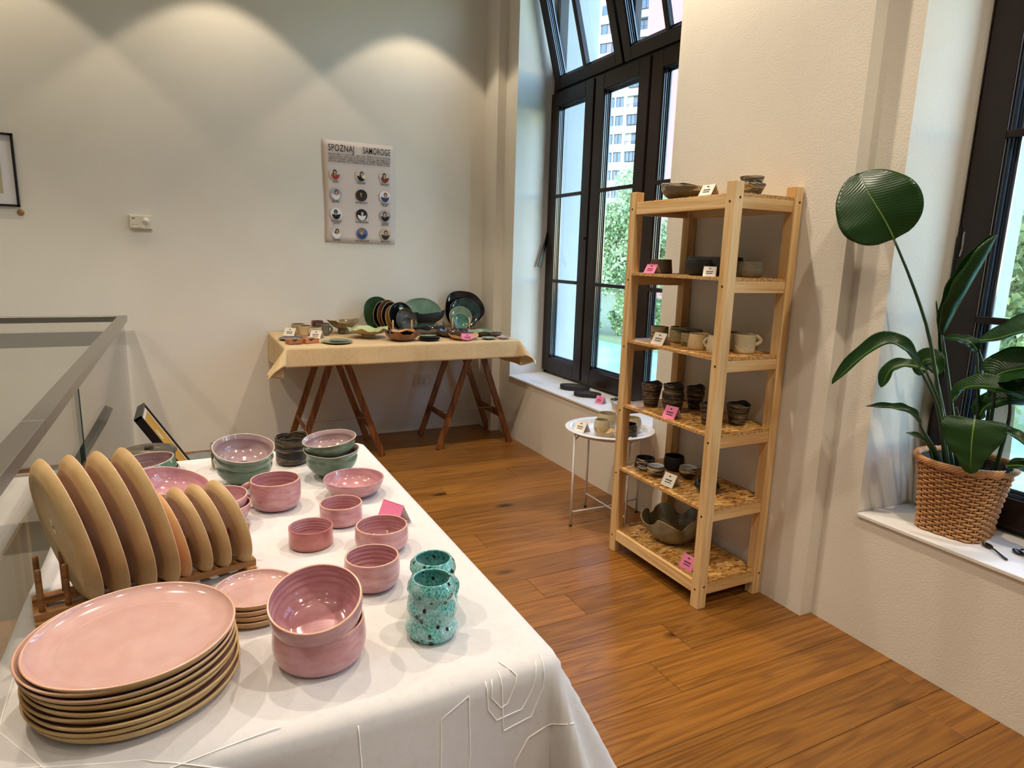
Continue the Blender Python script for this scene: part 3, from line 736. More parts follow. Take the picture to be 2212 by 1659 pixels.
vessel('bowl', 'large pink glazed bowl at the bottom of the front pair', 'bowl', .176, 1.062, T+.001, .0790, .072, 'tub', (pinkO, rimtan, pinkI), 'front pair of stacked pink bowls', t=.004, n=72)
vessel('bowl', 'large pink glazed bowl tilted on top of the front pair', 'bowl', .177, 1.072, T+.052, .0800, .072, 'nest', (pinkO, rimtan, pinkI), 'front pair of stacked pink bowls', t=.004, rings=.0006, tilt=(R(17), R(-7)), n=72)
vessel('bowl', 'pink ringed bowl right behind the stacked pair of large bowls', 'bowl', .325, 1.279, T+.001, .0590, .064, 'tub', (pinkO, rimtan, pinkI), None, rings=.0009, n=64)
vessel('bowl', 'pink bowl in front of the pink tent card', 'bowl', .393, 1.450, T+.001, .0640, .055, 'tub', (pinkO, rimtan, pinkI), None, rings=.0004, n=64)
vessel('cup', 'small red-pink straight cup, darkest of the pink pots', 'cup', .240, 1.528, T+.001, .0520, .046, 'straight', (pinkR, pinkR, pinkI), None, rings=.0007, n=64)
vessel('cup', 'small light pink straight cup in front of the wide bowl', 'cup', .336, 1.640, T+.001, .0545, .051, 'straight', (pinkO, rimtan, pinkI), None, rings=.0004, n=64)
vessel('bowl', 'wide shallow pink bowl near the far right of the white table', 'bowl', .413, 1.824, T+.001, .0865, .050, 'wide', (pinkO, pinkO, pinkI), None, n=72)
vessel('mug', 'wide pink mug with its handle turned left', 'mug', .194, 1.815, T+.001, .0675, .078, 'tub', (pinkO, rimtan, pinkI), None, rings=.0006, handle=(R(168), .3, .85, .026, .006), n=72)
vessel('bowl', 'lower pink bowl of the pair beside the plate rack', 'bowl', .058, 1.735, T+.001, .066, .055, 'wide', (pinkO, rimtan, pinkI), 'pink bowls beside the plate rack', n=56)
vessel('bowl', 'upper pink bowl of the pair beside the plate rack', 'bowl', .055, 1.740, T+.024, .065, .053, 'wide', (pinkO, rimtan, pinkI), 'pink bowls beside the plate rack', n=56, tilt=(R(3), R(-3)))
vessel('bowl', 'large pink bowl tipped up behind the standing plates', 'bowl', -.072, 1.905, T+.022, .094, .058, 'wide', (pinkO, rimtan, pinkI), None, n=72, tilt=(R(6), R(15)))
vessel('bowl', 'lower sage green bowl of the middle pair', 'bowl', .132, 2.040, T+.001, .086, .078, 'flare', (greenG, greenRim, lilac), 'middle pair of green bowls', wob=.015, wave=.003, kv=2, n=72)
vessel('bowl', 'upper sage green bowl of the middle pair with lilac inside facing us', 'bowl', .128, 2.035, T+.050, .088, .070, 'flare', (greenG, greenRim, lilac), 'middle pair of green bowls', wob=.015, tilt=(R(14), R(3)), n=72)
vessel('bowl', 'lower sage green footed bowl of the right pair', 'bowl', .385, 2.010, T+.001, .086, .086, 'flare', (greenG, greenRim, lilac), 'right pair of green bowls', wob=.02, wave=.002, kv=2, ph=1, n=72)
vessel('bowl', 'upper sage green bowl of the right pair, tipped slightly left', 'bowl', .387, 2.015, T+.062, .083, .062, 'flare', (greenG, greenRim, lilac), 'right pair of green bowls', wob=.012, ph=2, tilt=(R(2), R(-6)), n=72)
vessel('cup', 'dark brown marbled cup between the green bowls', 'cup', .292, 2.193, T+.001, .0520, .092, 'straight', (marb_dark, marb_dark, marb_dark), None, wob=.02, wave=.003, n=56)
vessel('cup', 'marbled clay cup hidden behind the middle green bowls', 'cup', .090, 2.225, T+.001, .0440, .078, 'straight', (marb_sand, marb_dark, marb_dark), None, wob=.02, n=48)
vessel('bowl', 'lower green bowl of the left pair behind the plates', 'bowl', -.118, 2.085, T+.001, .078, .062, 'tub', (greenG, greenRim, lilac), 'left pair of green bowls', n=64)
vessel('bowl', 'upper green bowl of the left pair behind the plates, lilac inside', 'bowl', -.130, 2.080, T+.034, .083, .056, 'tub', (greenG, greenRim, lilac), 'left pair of green bowls', tilt=(0, R(-5)), wob=.015, n=64)
jar = empty('lidded_jar', (-.128, 2.250, T+.001), 'dark marbled clay jar with flat lid and square knob', 'jar')
o = vessel('body', None, None, 0, 0, 0, .072, .060, 'straight', (marb_dark, marb_dark, marb_dark), n=56); o.parent = jar
MB().lathe([(0, 0), (.070, 0), (.077, .002), (.078, .008), (.074, .012), (.03, .0135), (0, .0135)], 56).build('lid', marb_mud, jar, (0, 0, .062)).parent = jar
lid = jar.children[-1]
MB().box(-.012, .012, -.009, .009, .012, .024).build('knob', marb_dark, [c for c in jar.children if c.name.startswith('lid')][0], bevel=.002)

def tealfn(q, a, rr, zz, k):
    s = .86+.23*abs(math.sin(k*.98*math.pi*3+.22*math.sin(a*1+1))) **.65 if k < 1 else .90
    s *= 1+.012*math.sin(3*a+zz*60)
    return (q[0]*s, q[1]*s, q[2])
for nm, x_, y_, r_, h_, an in (('turquoise lava-glazed mug with bulging rings and dark spots, in front', .378, 1.050, .0405, .112, 12), ('turquoise lava-glazed mug with dark spots, behind its twin', .412, 1.138, .0415, .105, 62)):
    vessel('mug', nm, 'mug', x_, y_, T+.001, r_, h_, 'taper', (teal_m, teal_m, teal_m), 'turquoise mugs', t=.0045, fn=tealfn, handle=(R(an), .50, .92, .014, .0048), n=96)
card(.461, 1.58, T+.001, R(-62), pink_m, 'pink tent card standing behind the pink bowls on the white cloth', .075, .062, printed=False)

# plate rack with eight standing plates
AX = Vector((.978, .208, 0)); PX = Vector((-.208, .978, 0)); o0 = Vector((-.288, 1.405, T))
rack = empty('plate_rack', tuple(o0), 'brown wooden plate rack with round pegs, standing left on the white cloth', 'rack', None, math.atan2(.208, .978))
for yy in (-.034, .034): MB().box(-.005, .395, yy-.011, yy+.011, .010, .026).build('rail', rack_m, rack, bevel=.002)
for xx in (.006, .20, .382): MB().box(xx-.011, xx+.011, -.055, .055, .001, .0125).build('crossbar', rack_m, rack, bevel=.002)
for i in range(10):
    for yy in (-.034, .034):
        xx = .008+i*.0415
        MB().lathe([(0, .02), (.0052, .02), (.0052, .106), (.0042, .1085), (0, .109)], 12).build('peg', rack_m, rack, (xx, yy, 0))
lab8 = ['large tan clay plate standing first from the left in the rack', 'large tan clay plate standing second from the left in the rack', 'large tan clay plate standing third from the left in the rack', 'large tan clay plate standing fourth, last of the large ones in the rack',
        'small orange-tan plate standing next to the large plates in the rack', 'small tan plate second of the small ones in the rack', 'small tan plate third of the small ones in the rack', 'small tan plate last on the right in the rack']
orange_tan = glaze('orange_tan_clay', '#c78f54', '#d3a468', .5, 7, (420, .08, '#a5824e'), coat=0)
label_m = plain('paper_price_sticker', '#e3dccb', .7)
for i in range(8):
    big = i < 4; r_ = .149 if big else .0985
    xb = (-.232, -.188, -.144, -.102, -.068, -.030, .006, .046)[i]
    lean = R(10.5); psi = R((22, 21, 21, 20, 20, 21, 21, 22)[i]); zc = T+.008+r_*math.cos(lean)
    n_ = Vector((-math.cos(psi)*math.cos(lean), -math.sin(psi)*math.cos(lean), -math.sin(lean)))   # underside normal
    cx = xb-r_*math.sin(lean)*math.cos(psi)+.012; cy = 1.420+.21*(xb+.23)-r_*math.sin(lean)*math.sin(psi)*.5
    o = vessel('standing_plate', lab8[i], 'plate', 0, 0, 0, r_, .021 if big else .017, 'plate', (orange_tan if i == 4 else tan, rimtan, pinkP), 'plates standing in the rack', t=.0035, n=80, floor_t=.005)
    zax = -n_; xax = zax.cross(Vector((0, 0, 1))).normalized(); yax = zax.cross(xax)
    m_ = Matrix((xax, yax, zax)).transposed().to_4x4(); m_.translation = Vector((cx, cy, zc)); o.matrix_world = m_
    if i in (0, 1, 2, 5):
        q = MB().box(-.009, .009, -.014, .014, -.0006, -.0001).build('price_sticker', label_m, o); q.location = (.002, -.02, 0)
        MB().box(-.004, .004, -.003, .004, -.0009, -.0006).box(.001, .004, -.011, -.008, -.0009, -.0006).build('printing', print_m, q)

# leaning desk photo frame and grey tray behind
bf = empty('box_frame', (.020, 4.32, 0), 'black box frame with a yellow picture leaning back on the floor beside the glass balustrade', 'picture frame')
def bfp(mb, nm, mat):
    o = mb.build(nm, mat, bf, bevel=.001); o.matrix_local = Matrix.Translation((0, 0, .024)) @ Matrix.Rotation(R(-30.5), 4, 'Y'); return o
fwid, fh, ft_ = .36, .555, .045
bfp(MB().box(-ft_, 0, -fwid/2, -fwid/2+.014, 0, fh).box(-ft_, 0, fwid/2-.014, fwid/2, 0, fh).box(-ft_, 0, -fwid/2, fwid/2, 0, .014).box(-ft_, 0, -fwid/2, fwid/2, fh-.014, fh).box(-ft_, -ft_+.004, -fwid/2, fwid/2, 0, fh), 'frame', black_m)
bfp(MB().box(-.014, -.011, -fwid/2+.013, fwid/2-.013, .013, fh-.013), 'mount', paper_m)
pic_ = bfp(MB().box(-.011, -.0105, -fwid/2+.045, fwid/2-.045, .045, fh-.045), 'picture', plain('yellow_print', '#cfa03c', .6))
MB().disc((-.0102, -.03, .38), .035, 'x', 20).build('printing', plain('cream_print', '#d8cdb8', .7), pic_)
MB().obox((-.20, 0, .25), (-.27, 0, .003), .05, .008, (1, 0, 0)).build('strut', black_m, bf)
tag(MB().lathe([(0, 0), (.095, 0), (.105, .010), (.108, .020), (.103, .019), (.09, .006), (0, .005)], 48, None, lambda p, a, r, z: (p[0]*1.0, p[1]*.8, p[2])).build('glass_tray', [glaze('smoky_glass', '#7d8583', '#8a918f', .08)], loc=(.035, 4.86, .001)), 'oval smoky grey tray on the floor beyond the back edge of the white table', 'tray')

# ---------------------------------------------------------------- back table
BZ = .858
for k, xc in enumerate((.92, 1.95)):
    tr = empty('trestle', (xc, 4.67, 0), ('left' if k == 0 else 'right')+' brown wooden A-frame trestle under the linen covered table', 'trestle', 'trestles of the back table')
    for yy in (-.21, .21):
        for s_ in (-1, 1):
            MB().obox((s_*.012, yy, .83), (s_*.30, yy, .004), .022, .044, (1, 0, 0)).build('leg', trestle_m, tr, bevel=.002)
    for s_ in (-1, 1): MB().obox((s_*.222, -.21, .235), (s_*.222, .21, .235), .018, .05, (s_*.36, 0, 1)).build('crossbar', trestle_m, tr, bevel=.002)
    MB().box(-.022, .022, -.33, .33, .785, .836).build('top_beam', trestle_m, tr, bevel=.002)
    MB().tube([(-.222, -.04, .262), (-.22, -.04, .258), (0, -.04, .252), (.22, -.04, .258), (.222, -.04, .262)], .002, 6).tube([(.222+.014, -.04, .262), (.222-.014, -.04, .268), (.222-.012, -.04, .21), (.222+.012, -.04, .205), (.222+.014, -.04, .262)], .002, 6).tube([(-.222+.014, -.04, .262), (-.222-.014, -.04, .268), (-.222-.012, -.04, .21), (-.222+.012, -.04, .205), (-.222+.014, -.04, .262)], .002, 6).build('cord', plain('hemp_cord', '#a39271', .9), tr)
tag(MB().box(.56, 2.15, 4.20, 5.03, .838, .854).build('table_board', pineX), 'board lying on the two trestles under the linen cloth', 'table top')
cloth('tablecloth', 'unbleached linen cloth draped over the trestle table by the wall', .545, 2.165, 4.185, 5.04, BZ, .13, beige_cloth, .55, .62, 11, .012, .008, foldx=(.99, 1.42, 1.80), kedge=.04, sides=(1, 1, 1, 0), freq=10, dropx=.20)[0]['label'] = 'unbleached linen cloth draped over the trestle table by the wall'
B = BZ+.0035
def bt(*a, **k): return vessel(*a, **k)
grp = 'mugs on the linen table'
bt('mug', 'cream mug at the far left back of the linen table', 'mug', .722, 4.86, B, .047, .070, 'straight', (sand, sand, brownC), grp, handle=(R(10), .3, .85, .022, .005))
bt('mug', 'cream mug in front, second from the left on the linen table', 'mug', .756, 4.765, B, .045, .066, 'straight', (creamW, sand, brownC), grp, handle=(R(20), .3, .85, .022, .005))
bt('mug', 'dark brown mug standing tallest at the back of the mug group', 'mug', .868, 4.93, B, .043, .083, 'straight', (umber, umber, umber), grp, handle=(R(-40), .3, .85, .02, .005))
bt('mug', 'pale grey mug in front with a twisted handle at its left', 'mug', .815, 4.70, B, .042, .062, 'straight', (creamS, sand, brownC), grp, handle=(R(215), .3, .85, .02, .005))
bt('mug', 'brown and grey mug at the right end of the mug group', 'mug', .872, 4.745, B, .046, .083, 'straight', (greyC, umber, umber), grp, handle=(R(-25), .2, .85, .022, .006))
bt('footed_bowl', 'mottled brown pedestal bowl beside the mugs', 'bowl', 1.036, 4.825, B, .118, .092, 'footed', (mossy, mossy, mossy), None, wave=.008, kv=2, ph=.6, wob=.02, n=64)
bt('footed_bowl', 'pale green lotus-edged pedestal bowl', 'bowl', 1.150, 4.54, B, .142, .062, 'footed', (sand, limeG, limeG), None, wave=.009, kv=5, ph=0, wob=.03, kw=7, n=80)
bt('plate', 'slate grey plate at the front left of the linen table', 'plate', .640, 4.545, B, .095, .010, 'dish', (bluegrey, bluegrey, bluegrey), None, n=64)
for i, (x_, y_) in enumerate(((.615, 4.345), (.72, 4.36))):
    e = empty('soap_block', (x_, y_, B), ('left' if i == 0 else 'right')+' orange clay block with a blue notch at the front of the linen table', 'block', 'orange clay blocks', R(12))
    MB().box(-.045, .045, -.04, .04, 0, .030).build('body', block_m, e, bevel=.003)
    MB().add([(-.025, -.042, .031), (.012, -.042, .031), (-.008, -.041, .016), (-.018, -.041, .018), (.0, .02, .031), (.03, .035, .031)], [(0, 3, 2, 1), (0, 1, 5, 4)]).build('notch', bluegrey, e, solid=.001)
bt('plate', 'olive green irregular plate on the linen table front', 'plate', .885, 4.315, B, .102, .010, 'dish', (oliveG, limeG, celadon), None, wob=.04, n=64)
bt('plate', 'smaller green plate lying on the olive green plate', 'plate', .895, 4.325, B+.009, .064, .008, 'dish', (celadon, greenG, greenG), None, wob=.05, ph=2, n=56)
bt('bowl', 'brown five-lobed bowl with dark drips at the front of the linen table', 'bowl', 1.335, 4.335, B, .114, .056, 'wide', (brownB, brownB, purpleG), None, wave=.010, kv=5, wob=.05, kw=5, n=80)
bt('bowl', 'black and amber bowl nested in the brown lobed bowl', 'bowl', 1.342, 4.345, B+.026, .088, .040, 'wide', (blackG, blackG, orangeI), None, wave=.006, kv=3, n=64)
bt('plate', 'black irregular saucer under the pale green one', 'plate', 1.52, 4.30, B, .078, .012, 'dish', (blackM, blackM, blackM), 'small saucer stack', wob=.05, n=56)
bt('plate', 'second black saucer of the small stack', 'plate', 1.522, 4.305, B+.011, .074, .012, 'dish', (blackM, blackM, blackM), 'small saucer stack', wob=.05, ph=2, n=56)
bt('plate', 'pale green oblong saucer on top of the small stack', 'plate', 1.512, 4.305, B+.022, .062, .010, 'dish', (celadon, celadon, celadon), 'small saucer stack', ey=.6, wob=.05, n=56)
bt('bowl', 'aubergine glossy bowl behind the pink card', 'bowl', 1.756, 4.455, B, .118, .045, 'wide', (brownC, purpleG, purpleG), None, wave=.004, wob=.03, n=64)
bt('bowl', 'peach clay open bowl with upturned ends under the pink card', 'bowl', 1.775, 4.295, B, .108, .024, 'dish', (peel, peel, peel), None, wave=.012, kv=2, ph=.9, n=64)
bt('plate', 'celadon and brown plate near the right of the linen table', 'plate', 1.965, 4.46, B, .115, .036, 'dish', (brownC, celadon, celadon), None, wob=.04, wave=.005, n=64)
bt('plate', 'grey brown bowl at the right end of the linen table', 'bowl', 2.062, 4.39, B, .066, .026, 'dish', (brownC, greyG, purpleG), None, wob=.04, n=56)
bt('plate', 'small grey green dish at the right front of the linen table', 'dish', 1.955, 4.25, B, .053, .012, 'dish', (greenG, greyG, greyG), None, wob=.05, n=48)
bt('plate', 'small mauve dish at the right front corner of the linen table', 'dish', 2.068, 4.245, B, .048, .012, 'dish', (lilacP, lilacP, lilacP), None, wob=.04, n=48)
bt('bowl', 'long black bowl lying in front of the upright green platter', 'bowl', 1.66, 4.76, B, .150, .030, 'dish', (blackG, blackG, blackG), None, ey=.6, wave=.010, kv=2, wob=.03, n=64)
bt('bowl', 'shallow brown bowl before the long black bowl', 'bowl', 1.63, 4.57, B, .112, .030, 'dish', (brownC, brownC, brownC), None, wave=.004, wob=.03, n=64)
card(.655, 4.76, B, R(-42), paper_m, 'white tent card beside the cream mugs', .085, .062)
card(.80, 4.575, B, R(-42), paper_m, 'white tent card in front of the mugs near the green plate', .085, .062)
card(1.775, 4.20+.03, B, R(-8), pink_m, 'pink tent card at the front of the linen table', .085, .055)

def standing(name, label, x, y, r, mats, ys=0, ex=1, ey=1, lean=14, yaw=0, h=.02, wob=.03, ph=0, z=B, kw=3):
    """plate stood on edge, its hollow face turned to the room"""
    o = vessel(name, label, 'plate', 0, 0, 0, r, h, 'dish', mats, None, wob=wob, ph=ph, ex=ex, ey=ey, n=72, kw=kw, floor_t=.004)
    m_ = Matrix.Translation((x, y, z+r*ey*math.cos(R(lean)))) @ Matrix.Rotation(R(yaw), 4, 'Z') @ Matrix.Rotation(R(90-lean), 4, 'X')
    o.matrix_world = m_; return o
standing('platter', 'tall dark green platter standing at the back of the dark plate group', 1.325, 4.985, .130, (greenD, greenD, greenD), yaw=20, lean=6, ph=1, wob=.02)
standing('platter', 'black plate with light rim, second in the standing dark group', 1.370, 4.955, .112, (blackG, sand, blackG), yaw=24, lean=7, ph=2, wob=.015)
standing('platter', 'brown-rimmed plate, third in the standing dark group', 1.398, 4.930, .117, (brownB, mossy, brownB), yaw=24, lean=8, ph=3, wob=.015)
standing('platter', 'black plate fourth in the standing dark group', 1.420, 4.905, .111, (blackG, sand, blackG), yaw=24, lean=9, ph=2.4, wob=.015)
standing('platter', 'amber striped plate, fifth in the standing dark group', 1.432, 4.880, .100, (creamW, sand, orangeI), yaw=24, lean=10, ph=1.4, wob=.015)
standing('platter', 'large glossy black plate in front of the dark standing group', 1.475, 4.855, .114, (blackG, sand, blackG), yaw=18, lean=12, ph=.4, wob=.015)
standing('platter', 'near-black olive plate leaning in front of the dark group', 1.505, 4.81, .090, (blackG, greenD, marb_mud), yaw=12, lean=18, ph=2.2, wob=.02)
standing('platter', 'small dark plate with a mossy centre lowest in the dark group', 1.505, 4.755, .060, (blackG, greenD, marb_mud), yaw=6, lean=24, ph=.2, wob=.02)
standing('platter', 'large celadon green platter standing upright in the middle', 1.690, 4.975, .150, (greenD, celadon, celadon), yaw=-8, lean=12, ex=1.03, ey=.84, ph=.8, wob=.04)
bt('bowl', 'long black boat-shaped bowl standing against the celadon platter', 'bowl', 1.700, 4.925, B+.055, .168, .085, 'wide', (blackM, blackG, blackG), None, ey=.32, wave=.008, kv=2, ph=1, wob=.02, n=72)
standing('platter', 'very large black wavy platter standing at the right', 2.050, 4.97, .166, (blackG, blackG, blackG), yaw=-8, lean=10, wob=.05, ph=1.3, ey=.93)
standing('platter', 'speckled sea-green platter leaning on the large black one', 2.040, 4.925, .128, (blackG, bluegrey, glaze('sea_green_speckle', '#284a46', '#1a1f24', .12, 22, (90, .14, '#8fa39a'))), yaw=-8, lean=14, wob=.03, ph=.3)
standing('plate', 'pale celadon plate with cream rim third in the right group', 1.985, 4.885, .094, (celadon, creamW, celadon), yaw=-6, lean=16, wob=.02, ph=.3)
standing('plate', 'small green plate with black speckles at the front of the right group', 1.975, 4.85, .068, (greenG, sand, glaze('green_black_speckle', '#3f6a58', '#548070', .12, 14, (70, .24, '#15201a'))), yaw=-6, lean=18, wob=.02, ph=.9)
for (x_, y_, nm) in ((1.45, 4.70, 'small peg rack holding the dark plates upright'), (1.955, 4.78, 'small peg rack holding the right-hand plates upright')):
    e = empty('plate_stand', (x_, y_, B), nm, 'plate stand', 'small peg racks on the linen table')
    MB().box(-.10, .10, -.012, .012, 0, .012).box(-.10, .10, .05, .074, 0, .012).build('base', rack_m, e)
    for dx in (-.075, .07): MB().lathe([(0, .01), (.0055, .01), (.0055, .10), (.004, .103), (0, .104)], 12).build('peg', plain('birch_peg', '#d9b98c', .6), e, (dx, 0, 0))

# ---------------------------------------------------------------- wall things
def text(body, size, xs, mat, parent, loc, align='LEFT', offset=.0, name='lettering'):
    c = bpy.data.curves.new(name, 'FONT'); c.body = body; c.size = size; c.align_x = align; c.offset = offset; c.extrude = .0; c.space_character = 1.12; c.fill_mode = 'FRONT' if hasattr(c, 'fill_mode') else c.fill_mode
    tmp = bpy.data.objects.new('t', c); COL.objects.link(tmp); bpy.context.view_layer.update()
    me = bpy.data.meshes.new_from_object(tmp.evaluated_get(bpy.context.evaluated_depsgraph_get())); bpy.data.objects.remove(tmp); bpy.data.curves.remove(c)
    me.materials.clear(); me.materials.append(mat)
    o = bpy.data.objects.new(name, me); COL.objects.link(o)
    ws = [v.co.x for v in me.vertices]; w = (max(ws)-min(ws)) if ws else 1
    k = xs/w if xs > 0 else -xs
    if parent: o.parent = parent
    x0 = min(ws)*k
    o.matrix_local = Matrix.Translation((loc[0]-(x0 if align == 'LEFT' else 0), loc[1], loc[2])) @ Matrix.Rotation(R(90), 4, 'X') @ Matrix.Diagonal((k, 1, 1, 1))
    return o
po = empty('poster', (1.232, 5.057, 1.885), 'pale pink paper poster with black title and twelve round portraits on the back wall', 'poster')
PW, PH = .53, .73
def sheet(u, v):
    x = (u-.5)*PW; z = (v-.5)*PH
    return (x+.004*math.sin(v*5), -.002-.003*(math.sin(u*3.1))**2*(1-v)-.0012*(1+math.sin(z*9)), z)
MB().grid(sheet, 14, 18).build('paper', plain('poster_paper', '#d9cbc4', .8), po, solid=.0006)
YP = -.0125
def px(u): return (u-.5)*PW
def pz(v): return (.5-v)*PH
ink = print_m
text('SPOZNAJ', .066, .188, ink, po, (px(.065), YP, pz(.104)), offset=.0005)
text('SAMOROGE', .066, .208, ink, po, (px(.545), YP, pz(.104)), offset=.0005)
for i, l in enumerate(('SPOZNALI SMO SE V CENTRU ROG - MED GLINO, PEČMI IN KAVO TER OB SKORAJ', 'VSAKODNEVNIH SREČANJIH HITRO POSTALI PRIJATELJI. SMO SAMOUKI IN', 'SAMOSVOJI, POVEZANI V LJUBEZNI DO KERAMIKE. USTVARJAMO VSE OD UPORABNIH', 'KOSOV DO UMETNIŠKIH DEL, Z ROKAMI, NA VRETENU IN CELO S TEHNIKO 3D TISKA.')):
    text(l, .0185, .462, ink, po, (px(.065), YP, pz(.136+.0225*(i+.3))), offset=.0003)
caps = [['ELA NU', 'PISEA STUDIO', 'PISEA STUDIO'], ['MALA MAJA', 'MAKE CLAY STUDIO', 'JASNA STARC\nPOTTERY'], ['TINA POREGAJLO\nCLAY ART', 'TERRAFINA KERAMIKA', 'STRAHINJA\nJOVANOVIC'], ['EWA PLEŠKO', 'IRENA RUGEL KRAJCER', 'MAŠA PRINCIC']]
hm = lambda h: plain('print_'+h.strip('#'), h, .8)
P_ = {k: hm(k) for k in ('#cfc8c4', '#a9aaad', '#2a2422', '#e8e6e4', '#141416', '#c9a084', '#3a241c', '#a23a2c', '#7c3224', '#e6dfae', '#49301f', '#5a6fa0', '#9a7a4c', '#2b3d68', '#c4b59a')}
spec = [[('#cfc8c4', '#3a241c', '#c9a084', '#a23a2c'), ('#cfc8c4', '#3a241c', '#c9a084', '#141416'), ('#cfc8c4', '#2a2422', '#c9a084', '#7c3224')],
        [('#a9aaad', '#3a241c', '#c9a084', '#e8e6e4'), ('#2a2422', '#141416', '#9a7a4c', '#3a241c'), ('#e8e6e4', '#7c3224', '#c9a084', '#2b3d68')],
        [('#e8e6e4', '#141416', '#a9aaad', '#141416'), ('#141416', '#2a2422', '#cfc8c4', '#e8e6e4'), ('#a9aaad', '#3a241c', '#c9a084', '#141416')],
        [('#cfc8c4', '#49301f', '#c9a084', '#e8e6e4'), ('#5a6fa0', '#9a7a4c', '#c9a084', '#2b3d68'), ('#c4b59a', '#49301f', '#c9a084', '#2a2422')]]
for r_ in range(4):
    for c_ in range(3):
        cu = (.155, .515, .855)[c_]; cv = (.325, .52, .715, .905)[r_]-.002*c_; cx, cz = px(cu), pz(cv); RR = .043
        bgc, hair, skin, body_ = spec[r_][c_]
        p = MB(); p.disc((cx, YP+.0002, cz), RR, n=28, mi=0)
        sgn = (-1, 1)[(r_+c_) % 2]; hx = cx+sgn*.004
        p.disc((hx, YP, cz+.012), .0145, n=18, mi=1, ry=.019)
        if (r_, c_) in ((0, 0), (0, 1), (0, 2), (3, 0)): p.disc((hx-.004, YP, cz+.0), .013, n=14, mi=1, ry=.022)
        # shoulders clipped by the circle
        vs = []
        for k in range(15):
            a = math.pi+math.pi*k/14; vs.append((cx+RR*.93*math.cos(a)*.8, YP-.0002, cz+RR*.95*math.sin(a)))
        vs += [(hx+.016, YP-.0002, cz-.006), (hx-.016, YP-.0002, cz-.006)]
        p.add(vs, [tuple(range(len(vs)))], 3)
        p.disc((hx, YP-.0004, cz+.009), .0088, n=16, mi=2, ry=.0125)
        p.disc((hx, YP-.0004, cz-.006), .005, n=10, mi=2, ry=.007)
        if (r_, c_) == (0, 1): p.disc((cx+.020, YP-.0006, cz-.008), .014, n=16, mi=4)
        if (r_, c_) == (3, 1): p.disc((hx, YP-.0006, cz+.021), .026, n=16, mi=1, ry=.010)
        if (r_, c_) == (2, 0): p.disc((hx, YP-.0006, cz+.012), .010, n=12, mi=3, ry=.004)
        p.build('portrait', [P_[bgc], P_[hair], P_[skin], P_[body_], P_['#e6dfae']], po)
        for li, l in enumerate(caps[r_][c_].split('\n')):
            o = text(l, .0185, -.50, ink, po, (cx, YP, pz(cv+.082+.02*li)), 'CENTER', .0003)
# wall thermostat, sockets, framed print, wooden dot
th = empty('thermostat', (-.228, 5.06, 1.604), 'cream wall thermostat with a round dial on the back wall', 'thermostat')
MB().box(-.0625, .0625, -.028, -.001, -.043, .043).build('body', plastic_m, th, bevel=.004)
MB().box(-.066, .066, -.009, -.001, -.046, .046).build('backplate', plastic_m, th, bevel=.002)
d_ = MB().lathe([(0, 0), (.021, 0), (.021, .006), (.018, .008), (.010, .008), (.010, .009), (0, .009)], 28).build('dial', plain('white_plastic', '#e9e4d6', .35), th); d_.matrix_local = Matrix.Translation((.032, -.028, .010)) @ Matrix.Rotation(R(90), 4, 'X')
MB().box(-.05, -.031, -.0285, -.028, .021, .026).box(-.05, -.046, -.0285, -.028, -.018, -.014).box(-.04, -.037, -.0285, -.028, -.018, -.015).box(-.03, -.026, -.0285, -.028, -.018, -.015).box(-.02, -.016, -.0285, -.028, -.018, -.015).build('marking', print_m, th)
MB().box(-.055, .015, -.031, -.028, -.035, -.024).box(-.045, -.035, -.034, -.028, -.04, -.024).box(.0, .010, -.034, -.028, -.04, -.024).build('slider', plastic_m, th, bevel=.001)
so = empty('wall_socket', (1.738, 5.06, .418), 'double white power socket low on the back wall under the linen table', 'socket')
MB().box(-.079, .079, -.010, -.001, -.048, .048).build('faceplate', plain('socket_plastic', '#d6cdba', .4), so, bevel=.003)
for dx in (-.026, .028):
    q = MB().lathe([(.0225, .0), (.0225, .003), (.020, .003), (.019, -.006), (0, -.006)], 24).build('outlet', plain('socket_white', '#e0d8c8', .4), so); q.matrix_local = Matrix.Translation((dx, -.011, 0)) @ Matrix.Rotation(R(90), 4, 'X')
    MB().box(-.010, -.006, -.002, .002, -.006, -.0052).box(.006, .010, -.002, .002, -.006, -.0052).build('pin_hole', black_m, q)
    MB().box(dx-.025, dx+.025, -.0115, -.0098, .026, .027).box(dx-.025, dx+.025, -.0115, -.0098, -.027, -.026).box(dx-.026, dx-.025, -.0115, -.0098, -.027, .027).box(dx+.025, dx+.026, -.0115, -.0098, -.027, .027).build('surround', plain('seam_grey', '#8a8272', .6), so)
pf = empty('framed_print', (-1.17, 5.06, 1.879), 'thin black framed print with white mount cut by the left edge of the view', 'picture frame')
w2, h2 = .30, .214
MB().box(-w2, w2, -.020, -.001, h2-.012, h2).box(-w2, w2, -.020, -.001, -h2, -h2+.012).box(-w2, -w2+.012, -.020, -.001, -h2, h2).box(w2-.012, w2, -.020, -.001, -h2, h2).build('frame', black_m, pf)
MB().box(-w2+.012, w2-.012, -.008, -.004, -h2+.012, h2-.012).build('mount', plain('mount_board', '#d8d6da', .8), pf)
pp_ = MB().box(-w2+.09, w2-.075, -.0095, -.008, -h2+.075, h2-.075).build('picture', plain('beige_print', '#b3a98a', .8), pf)
q = MB()
for k in range(16): q.disc((w2-.085-random.random()*.12, -.0098, -h2+.10+random.random()*.1), .004+.008*random.random(), n=10, ry=.004+.004*random.random())
q.build('printing', plain('grey_print', '#4f5250', .8), pp_)
dt = MB().lathe([(0, 0), (.0185, 0), (.0185, .003), (0, .0035)], 24).build('wooden_disc', plain('disc_wood', '#a8743c', .6)); dt.matrix_world = Matrix.Translation((-.872, 5.058, 1.632)) @ Matrix.Rotation(R(90), 4, 'X')
